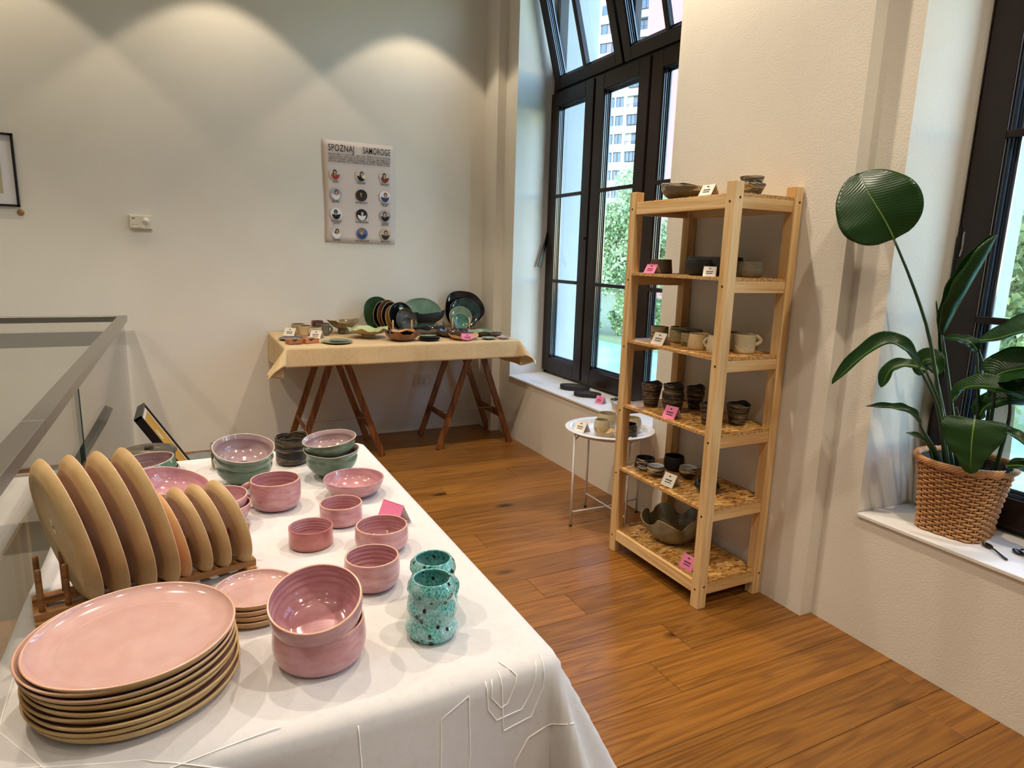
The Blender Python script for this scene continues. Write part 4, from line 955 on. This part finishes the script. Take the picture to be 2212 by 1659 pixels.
tag(dt, 'small round brown wooden disc under the corner of the framed print', 'sticker')

# ---------------------------------------------------------------- tray table
tt = empty('tray_table', (2.062, 2.856, 0), 'round white metal tray table behind the shelf unit', 'side table')
MB().lathe([(0, .515), (.198, .515), (.203, .518), (.210, .537), (.220, .541), (.243, .541), (.247, .539), (.247, .536), (.220, .537), (.212, .533), (.205, .512), (0, .511)], 72).build('tray', whitemetal_m, tt)
fps = [(-.232, -.010), (.0, .200), (.0, -.190), (.232, .012)]
for a in fps: MB().tube([(a[0], a[1], .003), (a[0], a[1], .535)], .0065, 8).build('leg', whitemetal_m, tt); MB().lathe([(0, 0), (.008, 0), (.008, .012), (0, .012)], 10).build('rubber_foot', black_m, tt, (a[0], a[1], 0))
MB().tube([(*fps[0], .085), (.0, .0, .075), (*fps[3], .085)], .005, 8).tube([(*fps[1], .085), (.0, .0, .085), (*fps[2], .085)], .005, 8).build('cross_brace', whitemetal_m, tt)
MB().tube([(*fps[0], .495), (*fps[1], .495)], .005, 8).tube([(*fps[2], .495), (*fps[3], .495)], .005, 8).build('top_brace', whitemetal_m, tt)
TZ = .5158
vessel('cup', 'cream speckled round cup at the front of the white tray', 'cup', 2.004, 2.846, TZ, .044, .076, 'belly', (creamS, sand, creamS), 'cups on the white tray', n=56)
vessel('bowl', 'small wavy-rimmed cream dish on the white tray', 'bowl', 1.975, 2.770, TZ, .060, .037, 'cone', (creamW, brownB, creamW), None, wave=.003, kv=7, wob=.03, kw=7, n=72)
vessel('cup', 'cream speckled cup at the back of the white tray', 'cup', 2.105, 2.945, TZ, .054, .082, 'belly', (creamS, brownB, creamS), 'cups on the white tray', n=56)
vessel('cup', 'cream speckled cup right of the black one on the tray', 'cup', 2.180, 2.815, TZ, .050, .080, 'belly', (creamS, sand, creamS), 'cups on the white tray', n=56)
vessel('cup', 'black lace-glazed cup on the white tray', 'cup', 2.100, 2.733, TZ, .042, .072, 'hutch', (lace_m, blackG, blackG), None, n=56)
card(1.925, 2.925, TZ, R(-75), paper_m, 'white tent card at the left of the white tray', .075, .062)

# window sill pottery
SZ = .511
def tray_oval(label, x, y, L, Wd, h, rz):
    def df(p, a, r, z):
        pin = 1-.22*math.exp(-((math.cos(a)-.25)/.35)**2)*(1 if math.sin(a) < 0 else 0)
        return (p[0]*L, p[1]*Wd*pin, p[2])
    o = MB().lathe([(0, 0), (.97, 0), (1, .002), (1, h), (.985, h+.0015), (.97, h), (.965, .006), (.5, .005), (0, .005)], 64, None, df).build('oval_dish', blackM, loc=(x, y, SZ)); o.rotation_euler = (0, 0, rz)
    return tag(o, label, 'dish', 'black dishes on the window sill')
tray_oval('longer black straight-sided oval dish at the left on the corner window sill', 2.515, 3.945, .112, .066, .030, R(-50))
tray_oval('flatter black oval dish in front on the corner window sill', 2.475, 3.715, .098, .062, .024, R(-50))
card(2.44, 3.50, SZ, R(-70), pink_m, 'pink tent card on the corner window sill', .062, .055)
vessel('bowl', 'cream bowl with black speckled inside on the corner window sill', 'bowl', 2.455, 3.315, SZ, .060, .060, 'cone', (creamW, creamW, lace_m), None, n=56)
vessel('bowl', 'cream bowl with white inside behind the shelf post on the sill', 'bowl', 2.415, 3.225, SZ, .060, .062, 'cone', (creamW, whiteI, whiteI), None, n=56)
# spoons
def spoon(x, y, rz, label):
    e = empty('spoon', (x, y, SZ), label, 'spoon', 'black spoons on the right window sill', rz)
    def bowlf(u, v):
        a = u*2*math.pi; r = v; return (r*.022*math.cos(a)*(1.0), r*.014*math.sin(a), .008-.006*(1-r*r))
    MB().grid(bowlf, 24, 7).build('bowl', blackG, e, solid=.002)
    MB().tube([(.019, 0, .0085), (.045, 0, .008), (.08, 0, .005), (.105, 0, .004)], [.0035, .0032, .004, .0045], 8, flat=.9).build('handle', blackG, e)
spoon(2.437, 1.128, math.atan2(-.118, -.075), 'black ceramic spoon beside the basket on the right window sill')
spoon(2.480, 1.055, math.atan2(-.10, -.07), 'black ceramic spoon with a hooked bowl at the right edge of the sill')
MB().tube([(-.012, .014, .010), (-.004, .024, .014), (.01, .022, .016), (.02, .012, .012)], .003, 8).build('hook', blackG, [o for o in bpy.data.objects if o.name.startswith('spoon')][-1])

# ---------------------------------------------------------------- shelf unit
X0, X1, Y0, Y1 = 1.868, 2.234, 1.885, 2.535
PT = .045
sh = empty('shelf_unit', (X0, Y0, 0), 'tall raw pine shelf unit with six strand board shelves', 'shelving')
def sp(mb, nm, mat, par=sh, **k):
    o = mb.build(nm, mat, par, **k)
    if par is sh: o.location = (-X0, -Y0, 0)
    return o
HT = 1.755
posts = []
for (a, b) in ((X0, Y0), (X0, Y1-PT), (X1-PT, Y0), (X1-PT, Y1-PT)):
    m_ = MB().box(-PT/2, PT/2, -PT/2, PT/2, 0, HT); o = m_.build('post', pineZ, sh, bevel=.0015); o.location = (a+PT/2-X0, b+PT/2-Y0, 0.001); posts.append(((a, b), o))
tops = [1.715, 1.395, 1.080, .765, .447, .118]
RH = .045
for i, zt in enumerate(tops):
    zr = zt-.013
    for ya in (Y0+.004, Y1-.022): # short rails along X between the posts
        o = MB().box(-(X1-X0)/2+PT, (X1-X0)/2-PT, 0, .018, -RH, 0).build('side_rail', pineX, sh, bevel=.001); o.location = ((X1-X0)/2, ya-Y0, zr)
    if i in (0, 5):
        for xa in (X0+.006, X1-.024):
            o = MB().box(0, .018, -(Y1-Y0)/2+PT, (Y1-Y0)/2-PT, -.052, 0).build('long_rail', pineY, sh, bevel=.001); o.location = (xa-X0, (Y1-Y0)/2, zt-.006)
    fx = X0+.026 if i in (0, 5) else X0+.001; bx = X1-.026 if i in (0, 5) else X1-.004
    py = [(fx, Y0+PT+.001), (X0+PT+.001, Y0+PT+.001), (X0+PT+.001, Y0+.006), (X1-PT-.001, Y0+.006), (X1-PT-.001, Y0+PT+.001), (bx, Y0+PT+.001),
          (bx, Y1-PT-.001), (X1-PT-.001, Y1-PT-.001), (X1-PT-.001, Y1-.006), (X0+PT+.001, Y1-.006), (X0+PT+.001, Y1-PT-.001), (fx, Y1-PT-.001)]
    n = len(py); mb = MB(); vs = [(x, y, zt-.012) for x, y in py]+[(x, y, zt) for x, y in py]
    mb.add(vs, [tuple(range(n-1, -1, -1)), tuple(range(n, 2*n))]+[(k, (k+1) % n, n+(k+1) % n, n+k) for k in range(n)], [0, 0]+[1]*n)
    o = sp(mb, 'shelf_board', [osb_m, osbe_m])
for ((a, b), o) in posts:
    for zt in tops:
        if a == X0:
            q = MB().lathe([(0, .0), (.0045, .0), (.005, .0006), (.0025, .0008), (0, .0002)], 12).build('screw', screw_m, o); q.matrix_local = Matrix.Translation((-PT/2, 0, zt-.035)) @ Matrix.Rotation(R(-90), 4, 'Y')
        if b == Y0 and zt in (tops[0], tops[5]):
            q = MB().lathe([(0, .0), (.0045, .0), (.005, .0006), (.0025, .0008), (0, .0002)], 12).build('screw', screw_m, o); q.matrix_local = Matrix.Translation((0.006, -PT/2, zt-.02)) @ Matrix.Rotation(R(90), 4, 'X')

E_ = .0008
g1 = None
Z = tops[0]+E_
vessel('bowl', 'oval grey and white marbled bowl on the very top of the shelf unit', 'bowl', 2.005, 2.315, Z, .112, .062, 'wide', (marb_grey, whiteI, marb_grey), None, ex=.98, ey=1.0, wave=.006, kv=2, ph=1, n=72)
vessel('cup', 'grey marbled cup at the bottom of the pair on the shelf top', 'cup', 2.03, 1.965, Z, .056, .042, 'cone', (marb_grey, marb_grey, greyC), 'pair of grey cups on the shelf top', n=56)
vessel('cup', 'grey clay cup stacked inside the other on the shelf top', 'cup', 2.028, 1.962, Z+.014, .046, .056, 'cone', (marb_grey, greyC, greyC), 'pair of grey cups on the shelf top', n=56)
card(1.925, 2.085, Z, R(-88), paper_m, 'white tent card on the top board of the shelf unit', .070, .052)
Z = tops[1]+E_
vessel('cup', 'dark clay cup behind the pink card on the second shelf', 'cup', 1.985, 2.425, Z, .047, .062, 'taper', (brownC, brownC, blackM), None, n=56)
vessel('bowl', 'wide matt black bowl at the back of the second shelf', 'bowl', 2.085, 2.185, Z, .128, .078, 'tub', (blackM, blackM, blackM), None, n=80, ex=.85)
vessel('bowl', 'smaller black bowl in front of the wide black bowl', 'bowl', 1.945, 2.135, Z, .054, .066, 'bowl', (blackM, blackM, blackM), None, n=56)
vessel('cup', 'grey streaked cup at the right end of the second shelf', 'cup', 2.07, 1.955, Z, .042, .062, 'tub', (greyC, greyC, greyC), 'grey cups on the second shelf', n=56)
vessel('cup', 'grey cup half hidden by the front post on the second shelf', 'cup', 2.115, 2.045, Z, .038, .062, 'tub', (greyC, greyC, greyC), 'grey cups on the second shelf', n=56)
card(1.905, 2.385, Z, R(-88), pink_m, 'pink tent card at the left of the second shelf', .072, .046)
card(1.905, 2.02, Z, R(-50), paper_m, 'white tent card against the front post on the second shelf', .05, .045)
Z = tops[2]+E_
g3 = 'sand-coloured cups on the third shelf'
for nm, x_, y_, r_, h_, m_ in (('sand cup with a dark line leftmost on the third shelf', 2.03, 2.455, .042, .062, marb_sand), ('sand cup directly behind the white card on the third shelf', 2.055, 2.345, .044, .058, marb_sand),
                       ('sand cup at the back left of the third shelf', 2.165, 2.47, .044, .056, sand), ('carved sand cup right of the white card on the third shelf', 2.025, 2.235, .040, .056, marb_sand),
                       ('olive sand cup at the back of the third shelf', 2.14, 2.345, .043, .058, oliveG)):
    vessel('cup', nm, 'cup', x_, y_, Z, r_, h_, 'straight', (m_, m_, oliveG), g3, n=56)
vessel('cup', 'warm cream flared cup with rusty foot on the third shelf', 'cup', 1.985, 2.135, Z, .041, .067, 'hutch', (creamW, brownB, creamW), None, n=56)
vessel('mug', 'speckled cream mug behind the front post on the third shelf', 'mug', 1.985, 2.02, Z, .041, .074, 'hutch', (creamS, brownB, sand), 'speckled mugs on the third shelf', n=56, handle=(R(110), .25, .8, .02, .004))
vessel('mug', 'speckled cream mug at the back right, partly hidden, third shelf', 'mug', 2.125, 2.085, Z, .040, .074, 'straight', (creamS, brownB, umber), 'speckled mugs on the third shelf', n=56, handle=(R(80), .25, .8, .02, .004))
vessel('mug', 'speckled cream mug with looped handle at the right end of the third shelf', 'mug', 2.098, 1.985, Z, .044, .080, 'straight', (creamS, brownB, creamS), 'speckled mugs on the third shelf', n=64, handle=(R(-28), .42, .92, .024, .0055))
card(1.925, 2.315, Z, R(-84), paper_m, 'white tent card among the cups on the third shelf', .075, .058)
Z = tops[3]+E_
g4 = 'dark marbled beakers on the fourth shelf'
def torn(q, a, rr, zz, k):
    return (q[0], q[1], q[2]+(.0045*math.sin(2*a+1)+.0018*math.sin(5*a))*k**6)
for nm, x_, y_, z_, r_, h_, pr in (('tall dark marbled beaker with a torn lip, leftmost on the fourth shelf', 1.975, 2.415, 0, .050, .112, 'cone'),
        ('lower dark marbled beaker of the second stack on the fourth shelf', 2.0, 2.290, 0, .050, .095, 'bowl'), ('upper dark marbled beaker of the second stack on the fourth shelf', 2.0, 2.290, .036, .048, .092, 'cone'),
        ('lower black marbled beaker of the stack near the back post', 2.145, 2.30, 0, .044, .080, 'cone'), ('upper black marbled beaker of the stack near the back post', 2.145, 2.30, .030, .045, .075, 'cone'),
        ('dark marbled beaker half hidden by the front post, fourth shelf', 1.99, 2.035, 0, .048, .092, 'cone'), ('dark marbled beaker with sandy swirl, rightmost on the fourth shelf', 2.115, 2.0, 0, .052, .090, 'cone')):
    vessel('beaker', nm, 'cup', x_, y_, Z+z_, r_, h_, pr, (marb_dark, marb_dark, blackM), g4, t=.005, wob=.02, fn=torn, n=64, ph=x_*9)
card(1.915, 2.19, Z, R(-80), pink_m, 'pink tent card between the dark beakers', .068, .060)
Z = tops[4]+E_
vessel('cup', 'black and cream marbled cup leftmost on the fifth shelf', 'cup', 1.975, 2.425, Z, .046, .056, 'taper', (marb_black, blackM, blackM), 'black and cream pots on the fifth shelf', n=56)
vessel('bowl', 'small black and cream bowl with white inside in front on the fifth shelf', 'bowl', 1.955, 2.32, Z, .041, .050, 'teabowl', (marb_black, marb_black, whiteI), 'black and cream pots on the fifth shelf', n=56)
vessel('cup', 'tall black cup with a faint marbled band on the fifth shelf', 'cup', 2.10, 2.36, Z, .049, .070, 'tub', (blackM, blackM, blackM), 'black and cream pots on the fifth shelf', n=56)
vessel('bowl', 'small black bowl with white lip beside the white card', 'bowl', 2.08, 2.235, Z, .042, .054, 'teabowl', (marb_black, marb_black, whiteI), 'black and cream pots on the fifth shelf', n=56)
vessel('vase', 'round glossy black vessel behind the front post on the fifth shelf', 'vase', 2.03, 2.055, Z, .056, .060, 'lens', (blackG, blackG, blackG), None, n=64, t=.004)
card(1.935, 2.185, Z, R(-84), paper_m, 'white tent card on the fifth shelf', .072, .062)
Z = tops[5]+E_
def wavyfn(q, a, rr, zz, k):
    s = 1+k*k*(.13*math.sin(5*a+.6)+.07*math.sin(9*a+2))
    return (q[0]*s, q[1]*s, q[2]+k*k*(.021*math.sin(5*a+2.0)+.010*math.sin(8*a)))
vessel('bowl', 'big olive stoneware bowl with a deeply ruffled rim on the bottom shelf', 'bowl', 2.06, 2.29, Z, .134, .115, 'wide', (oliveG, sand, oliveG), None, n=120, t=.005, fn=wavyfn)
card(1.935, 2.02, Z, R(-84), pink_m, 'pink tent card on the bottom shelf beside the ruffled bowl', .072, .064)

# ---------------------------------------------------------------- potted plant
pl = empty('potted_plant', (2.487, 1.268, SZ), 'broad-leaved plant with dark leaves in a wicker basket on the right sill', 'plant')
wick = Mat('wicker', '#b27c48', .55); wick.base(wick.mix(wick.noise(wick.co((20, 20, 60)), 3, 4), '#a87040', '#d3a06a')); wick = wick.m
wick2 = plain('basket_lining', '#2a1c10', .8)
BH = .262
def brad(a, k):
    """basket radius: rounded square at the foot, round at the rim"""
    rb = .103; n_ = 5.0; c, s_ = abs(math.cos(a-R(8))), abs(math.sin(a-R(8))); sq = rb/((c**n_+s_**n_)**(1/n_))
    f = k**.8; return sq*(1-f)+(.105+.043*k)*f+.006*math.sin(k*math.pi)
bk = MB().lathe([(1, 0), (1, .25), (1, .5), (1, .75), (1, .97), (.97, .97), (.97, .5), (.97, .02), (0, .02)], 64, None, lambda p, a, r, z: ((brad(a, z)-.006)*r*math.cos(a), (brad(a, z)-.006)*r*math.sin(a), z*BH)).build('basket', wick2, pl)
NS = 32; wv = MB()
for row in range(25):
    k = (row+.6)/26; pts = []
    for i in range(NS*4):
        a = 2*math.pi*i/(NS*4); off = .0046*math.cos(a*NS/2+(row % 2)*math.pi)
        rr = brad(a, k)+off; pts.append((rr*math.cos(a), rr*math.sin(a), k*BH+.0004*math.sin(a*5+row)))
    wv.tube(pts, .0030, 6, closed=True, flat=1.45)
wv.build('weaver', wick, bk)['kind'] = 'stuff'
stk = MB()
for i in range(NS):
    a = 2*math.pi*(i+.0)/NS; stk.tube([((brad(a, k)+.0)*math.cos(a), (brad(a, k)+.0)*math.sin(a), k*BH) for k in (0, .25, .5, .75, 1)], .0028, 5)
stk.build('stake', wick, bk)['kind'] = 'stuff'
rim_ = MB()
for s_ in range(7):
    pts = []
    for i in range(260):
        a = 2*math.pi*i/260; tw = a*9+s_*2*math.pi/7; rr = brad(a, 1)+.003+.0090*math.cos(tw)*.9; pts.append((rr*math.cos(a), rr*math.sin(a), BH+.002+.0090*math.sin(tw)))
    rim_.tube(pts, .0042, 6, closed=True)
rim_.build('rim', wick, bk)
MB().lathe([(0, 1), (.12, 1)], 32).build('soil', plain('potting_soil', '#2a2019', .95), pl, (0, 0, -1+.20))

lf = Mat('leaf_green', '#1f4a1c', .33, spec=.45); v_ = lf.co()
lf.base(lf.mix(lf.noise(v_, 9, 4), '#12300f', '#264a1a')); 
vein = lf.node('ShaderNodeTexWave', {'Vector': lf.tc.outputs['UV'], 'Scale': 9., 'Distortion': .6}, bands_direction='Y'); lf.bump(vein.outputs[1], .18, .004)
tr_ = lf.node('ShaderNodeBsdfTranslucent', {'Color': lin('#5c9a2a')}); mx_ = lf.node('ShaderNodeMixShader', {0: .22}); lf.l.new(lf.b.outputs[0], mx_.inputs[1]); lf.l.new(tr_.outputs[0], mx_.inputs[2]); lf.l.new(mx_.outputs[0], lf.n['Material Output'].inputs[0])
leaf_m = lf.m; rib_m = plain('leaf_midrib', '#6f8f38', .4); stem_m = plain('leaf_stalk', '#26401f', .4)
PB = Vector((2.487, 1.268, SZ))
def interp(pts, t):
    n = len(pts)-1; x = t*n; i = min(int(x), n-1); f = x-i
    P = [pts[max(i-1, 0)], pts[i], pts[i+1], pts[min(i+2, n)]]
    return .5*((2*P[1])+(P[2]-P[0])*f+(2*P[0]-5*P[1]+4*P[2]-P[3])*f*f+(3*P[1]-P[0]-3*P[2]+P[3])*f**3)
def leaf(stem, mid, width, nrm, cup=.25, shape=.42, curl=0, ripple=.003, midrib=True, tri=False):
    """stem: world points of the stalk; mid: world points of the midrib, base to tip; nrm: the way the upper face looks"""
    st_ = [Vector(p)-PB for p in stem]; md = [Vector(p)-PB for p in mid]; N_ = Vector(nrm).normalized()
    if stem: 
        P = [interp(st_, i/12) for i in range(13)]; MB().tube(P, [.0085-.0045*i/12 for i in range(13)], 8).build('stalk', stem_m, pl)
    nu, nv = 17, 26; mb = MB(); uv = []
    def fn(u, v):
        p = interp(md, v); d = (interp(md, min(v+.02, 1))-interp(md, max(v-.02, 0))).normalized(); sd = d.cross(N_).normalized(); n2 = sd.cross(d).normalized()
        w = width*(math.sin(math.pi*min(1, max(0, v))**(math.log(.5)/math.log(shape))))**.62 if 0 < v < 1 else 0
        if tri: w = width*min(1, .55+v*6)*(1-v)**.55*(1+.35*math.sin(min(1, v*1.3)*math.pi))*(.9) if v > .0 else width*.5
        w += .0012
        s = (u-.5)*2; cu = cup
        return p+sd*(s*w*math.cos(cu*abs(s)*1.2))+n2*(abs(s)**1.4*w*math.sin(cu*1.3)+ripple*math.sin(v*23+s*2)*abs(s)+curl*s*w*v)
    mb.grid(fn, nu, nv); o = mb.build('leaf', leaf_m, pl, solid=.0009)
    uvl = o.data.uv_layers.new(name='UVMap')
    for l in o.data.loops: i = l.vertex_index; uvl.data[l.index].uv = ((i % nu)/(nu-1), (i//nu)/(nv-1)+.35*abs((i % nu)/(nu-1)-.5))
    if midrib: MB().tube([fn(.5, .02+.9*i/14) for i in range(15)], [.0036-.003*i/14 for i in range(15)], 6).build('midrib', rib_m, o)
    return o
leaf([(2.46, 1.285, .70), (2.44, 1.307, .787), (2.38, 1.385, 1.177), (2.30, 1.427, 1.379), (2.22, 1.474, 1.549)], [(2.22, 1.474, 1.549), (2.19, 1.488, 1.600), (2.17, 1.517, 1.655), (2.17, 1.566, 1.718), (2.20, 1.625, 1.782)], .132, (-1, -.55, .25), .12, .45)
leaf([(2.48, 1.275, .70), (2.47, 1.33, .95), (2.46, 1.399, 1.216)], [(2.46, 1.399, 1.216), (2.455, 1.365, 1.31), (2.445, 1.325, 1.40), (2.44, 1.288, 1.49), (2.44, 1.262, 1.570)], .062, (-.75, .75, .1), 1.0, .5)
leaf([(2.44, 1.29, .70), (2.42, 1.304, .79), (2.36, 1.321, .971), (2.28, 1.357, 1.111)], [(2.28, 1.357, 1.111), (2.22, 1.383, 1.178), (2.18, 1.431, 1.192), (2.14, 1.498, 1.12), (2.10, 1.554, 1.027)], .040, (-.5, -.3, .9), .5, .5)
leaf([(2.48, 1.30, .70), (2.42, 1.34, .95), (2.36, 1.38, 1.094)], [(2.36, 1.38, 1.094), (2.34, 1.43, 1.106), (2.31, 1.475, 1.085), (2.29, 1.491, 1.015)], .030, (-.7, -.2, .9), .4, .6)
leaf([(2.42, 1.30, .70), (2.40, 1.317, .789), (2.34, 1.345, .88), (2.32, 1.348, .909)], [(2.32, 1.348, .909), (2.28, 1.367, .947), (2.25, 1.416, .956), (2.22, 1.492, .948)], .022, (-.5, -.2, 1), .6, .45)
leaf([], [(2.42, 1.340, .76), (2.40, 1.350, .81), (2.37, 1.37, .845), (2.34, 1.404, .858)], .018, (-.5, -.2, 1), .5, .4)
leaf([(2.50, 1.25, .70), (2.50, 1.26, .95), (2.50, 1.297, 1.168)], [(2.50, 1.297, 1.172), (2.49, 1.315, 1.198), (2.48, 1.35, 1.208), (2.47, 1.402, 1.208)], .022, (-.6, -.3, .6), .2, .35)
leaf([(2.52, 1.24, .70), (2.52, 1.24, 1.0), (2.51, 1.30, 1.18)], [(2.51, 1.31, 1.205), (2.50, 1.24, 1.222), (2.50, 1.15, 1.262), (2.50, 1.04, 1.275), (2.49, .94, 1.25)], .085, (-.45, -.1, .95), .25, .45)
leaf([(2.50, 1.23, .70), (2.47, 1.20, .95), (2.46, 1.205, 1.085)], [(2.46, 1.205, 1.088), (2.46, 1.19, 1.112), (2.47, 1.14, 1.135), (2.48, 1.06, 1.155), (2.49, .97, 1.16)], .080, (-.75, .1, .7), .3, .40)
leaf([(2.47, 1.25, .70), (2.44, 1.28, .90), (2.42, 1.293, .973)], [(2.43, 1.312, .985), (2.42, 1.275, 1.045), (2.42, 1.21, 1.065), (2.43, 1.15, 1.062), (2.44, 1.085, 1.045)], .048, (-.55, -.1, .9), .35, .5)
leaf([(2.52, 1.24, .70), (2.51, 1.25, .90), (2.50, 1.255, .935)], [(2.50, 1.255, .935), (2.50, 1.235, .985), (2.51, 1.17, 1.02), (2.52, 1.08, 1.035), (2.53, .99, 1.01)], .055, (-.6, 0, .8), .3, .45)
leaf([(2.45, 1.24, .70), (2.39, 1.21, .89), (2.35, 1.19, .957)], [(2.345, 1.188, .962), (2.33, 1.180, .935), (2.325, 1.175, .88), (2.325, 1.169, .83), (2.33, 1.165, .779)], .088, (-1, -.5, .1), .10, .26, tri=True)
leaf([(2.5, 1.30, .70), (2.45, 1.371, 1.005), (2.42, 1.380, 1.075)], [(2.42, 1.367, 1.078), (2.42, 1.395, 1.125), (2.42, 1.430, 1.118), (2.42, 1.440, 1.062)], .040, (-1, -.3, .5), .2, .5)
leaf([(2.49, 1.22, .70), (2.46, 1.20, .86)], [(2.46, 1.205, .895), (2.45, 1.17, .915), (2.45, 1.11, .912), (2.45, 1.04, .86)], .028, (-.3, 0, 1), .4, .4)
leaf([(2.54, 1.2, .70), (2.52, 1.17, .95), (2.5, 1.18, 1.05)], [(2.5, 1.19, 1.06), (2.5, 1.15, 1.10), (2.51, 1.09, 1.12), (2.52, 1.0, 1.11)], .055, (-.9, .2, .4), .2, .4)
leaf([(2.46, 1.2, .70), (2.45, 1.10, .80)], [(2.45, 1.12, .805), (2.45, 1.07, .82), (2.46, 1.03, .80), (2.46, .98, .76)], .03, (-.6, 0, .8), .3, .4)
leaf([], [(2.47, 1.375, 1.06), (2.47, 1.40, 1.15), (2.47, 1.42, 1.24), (2.47, 1.446, 1.337)], .009, (-1, -.3, .2), .9, .3, midrib=False)
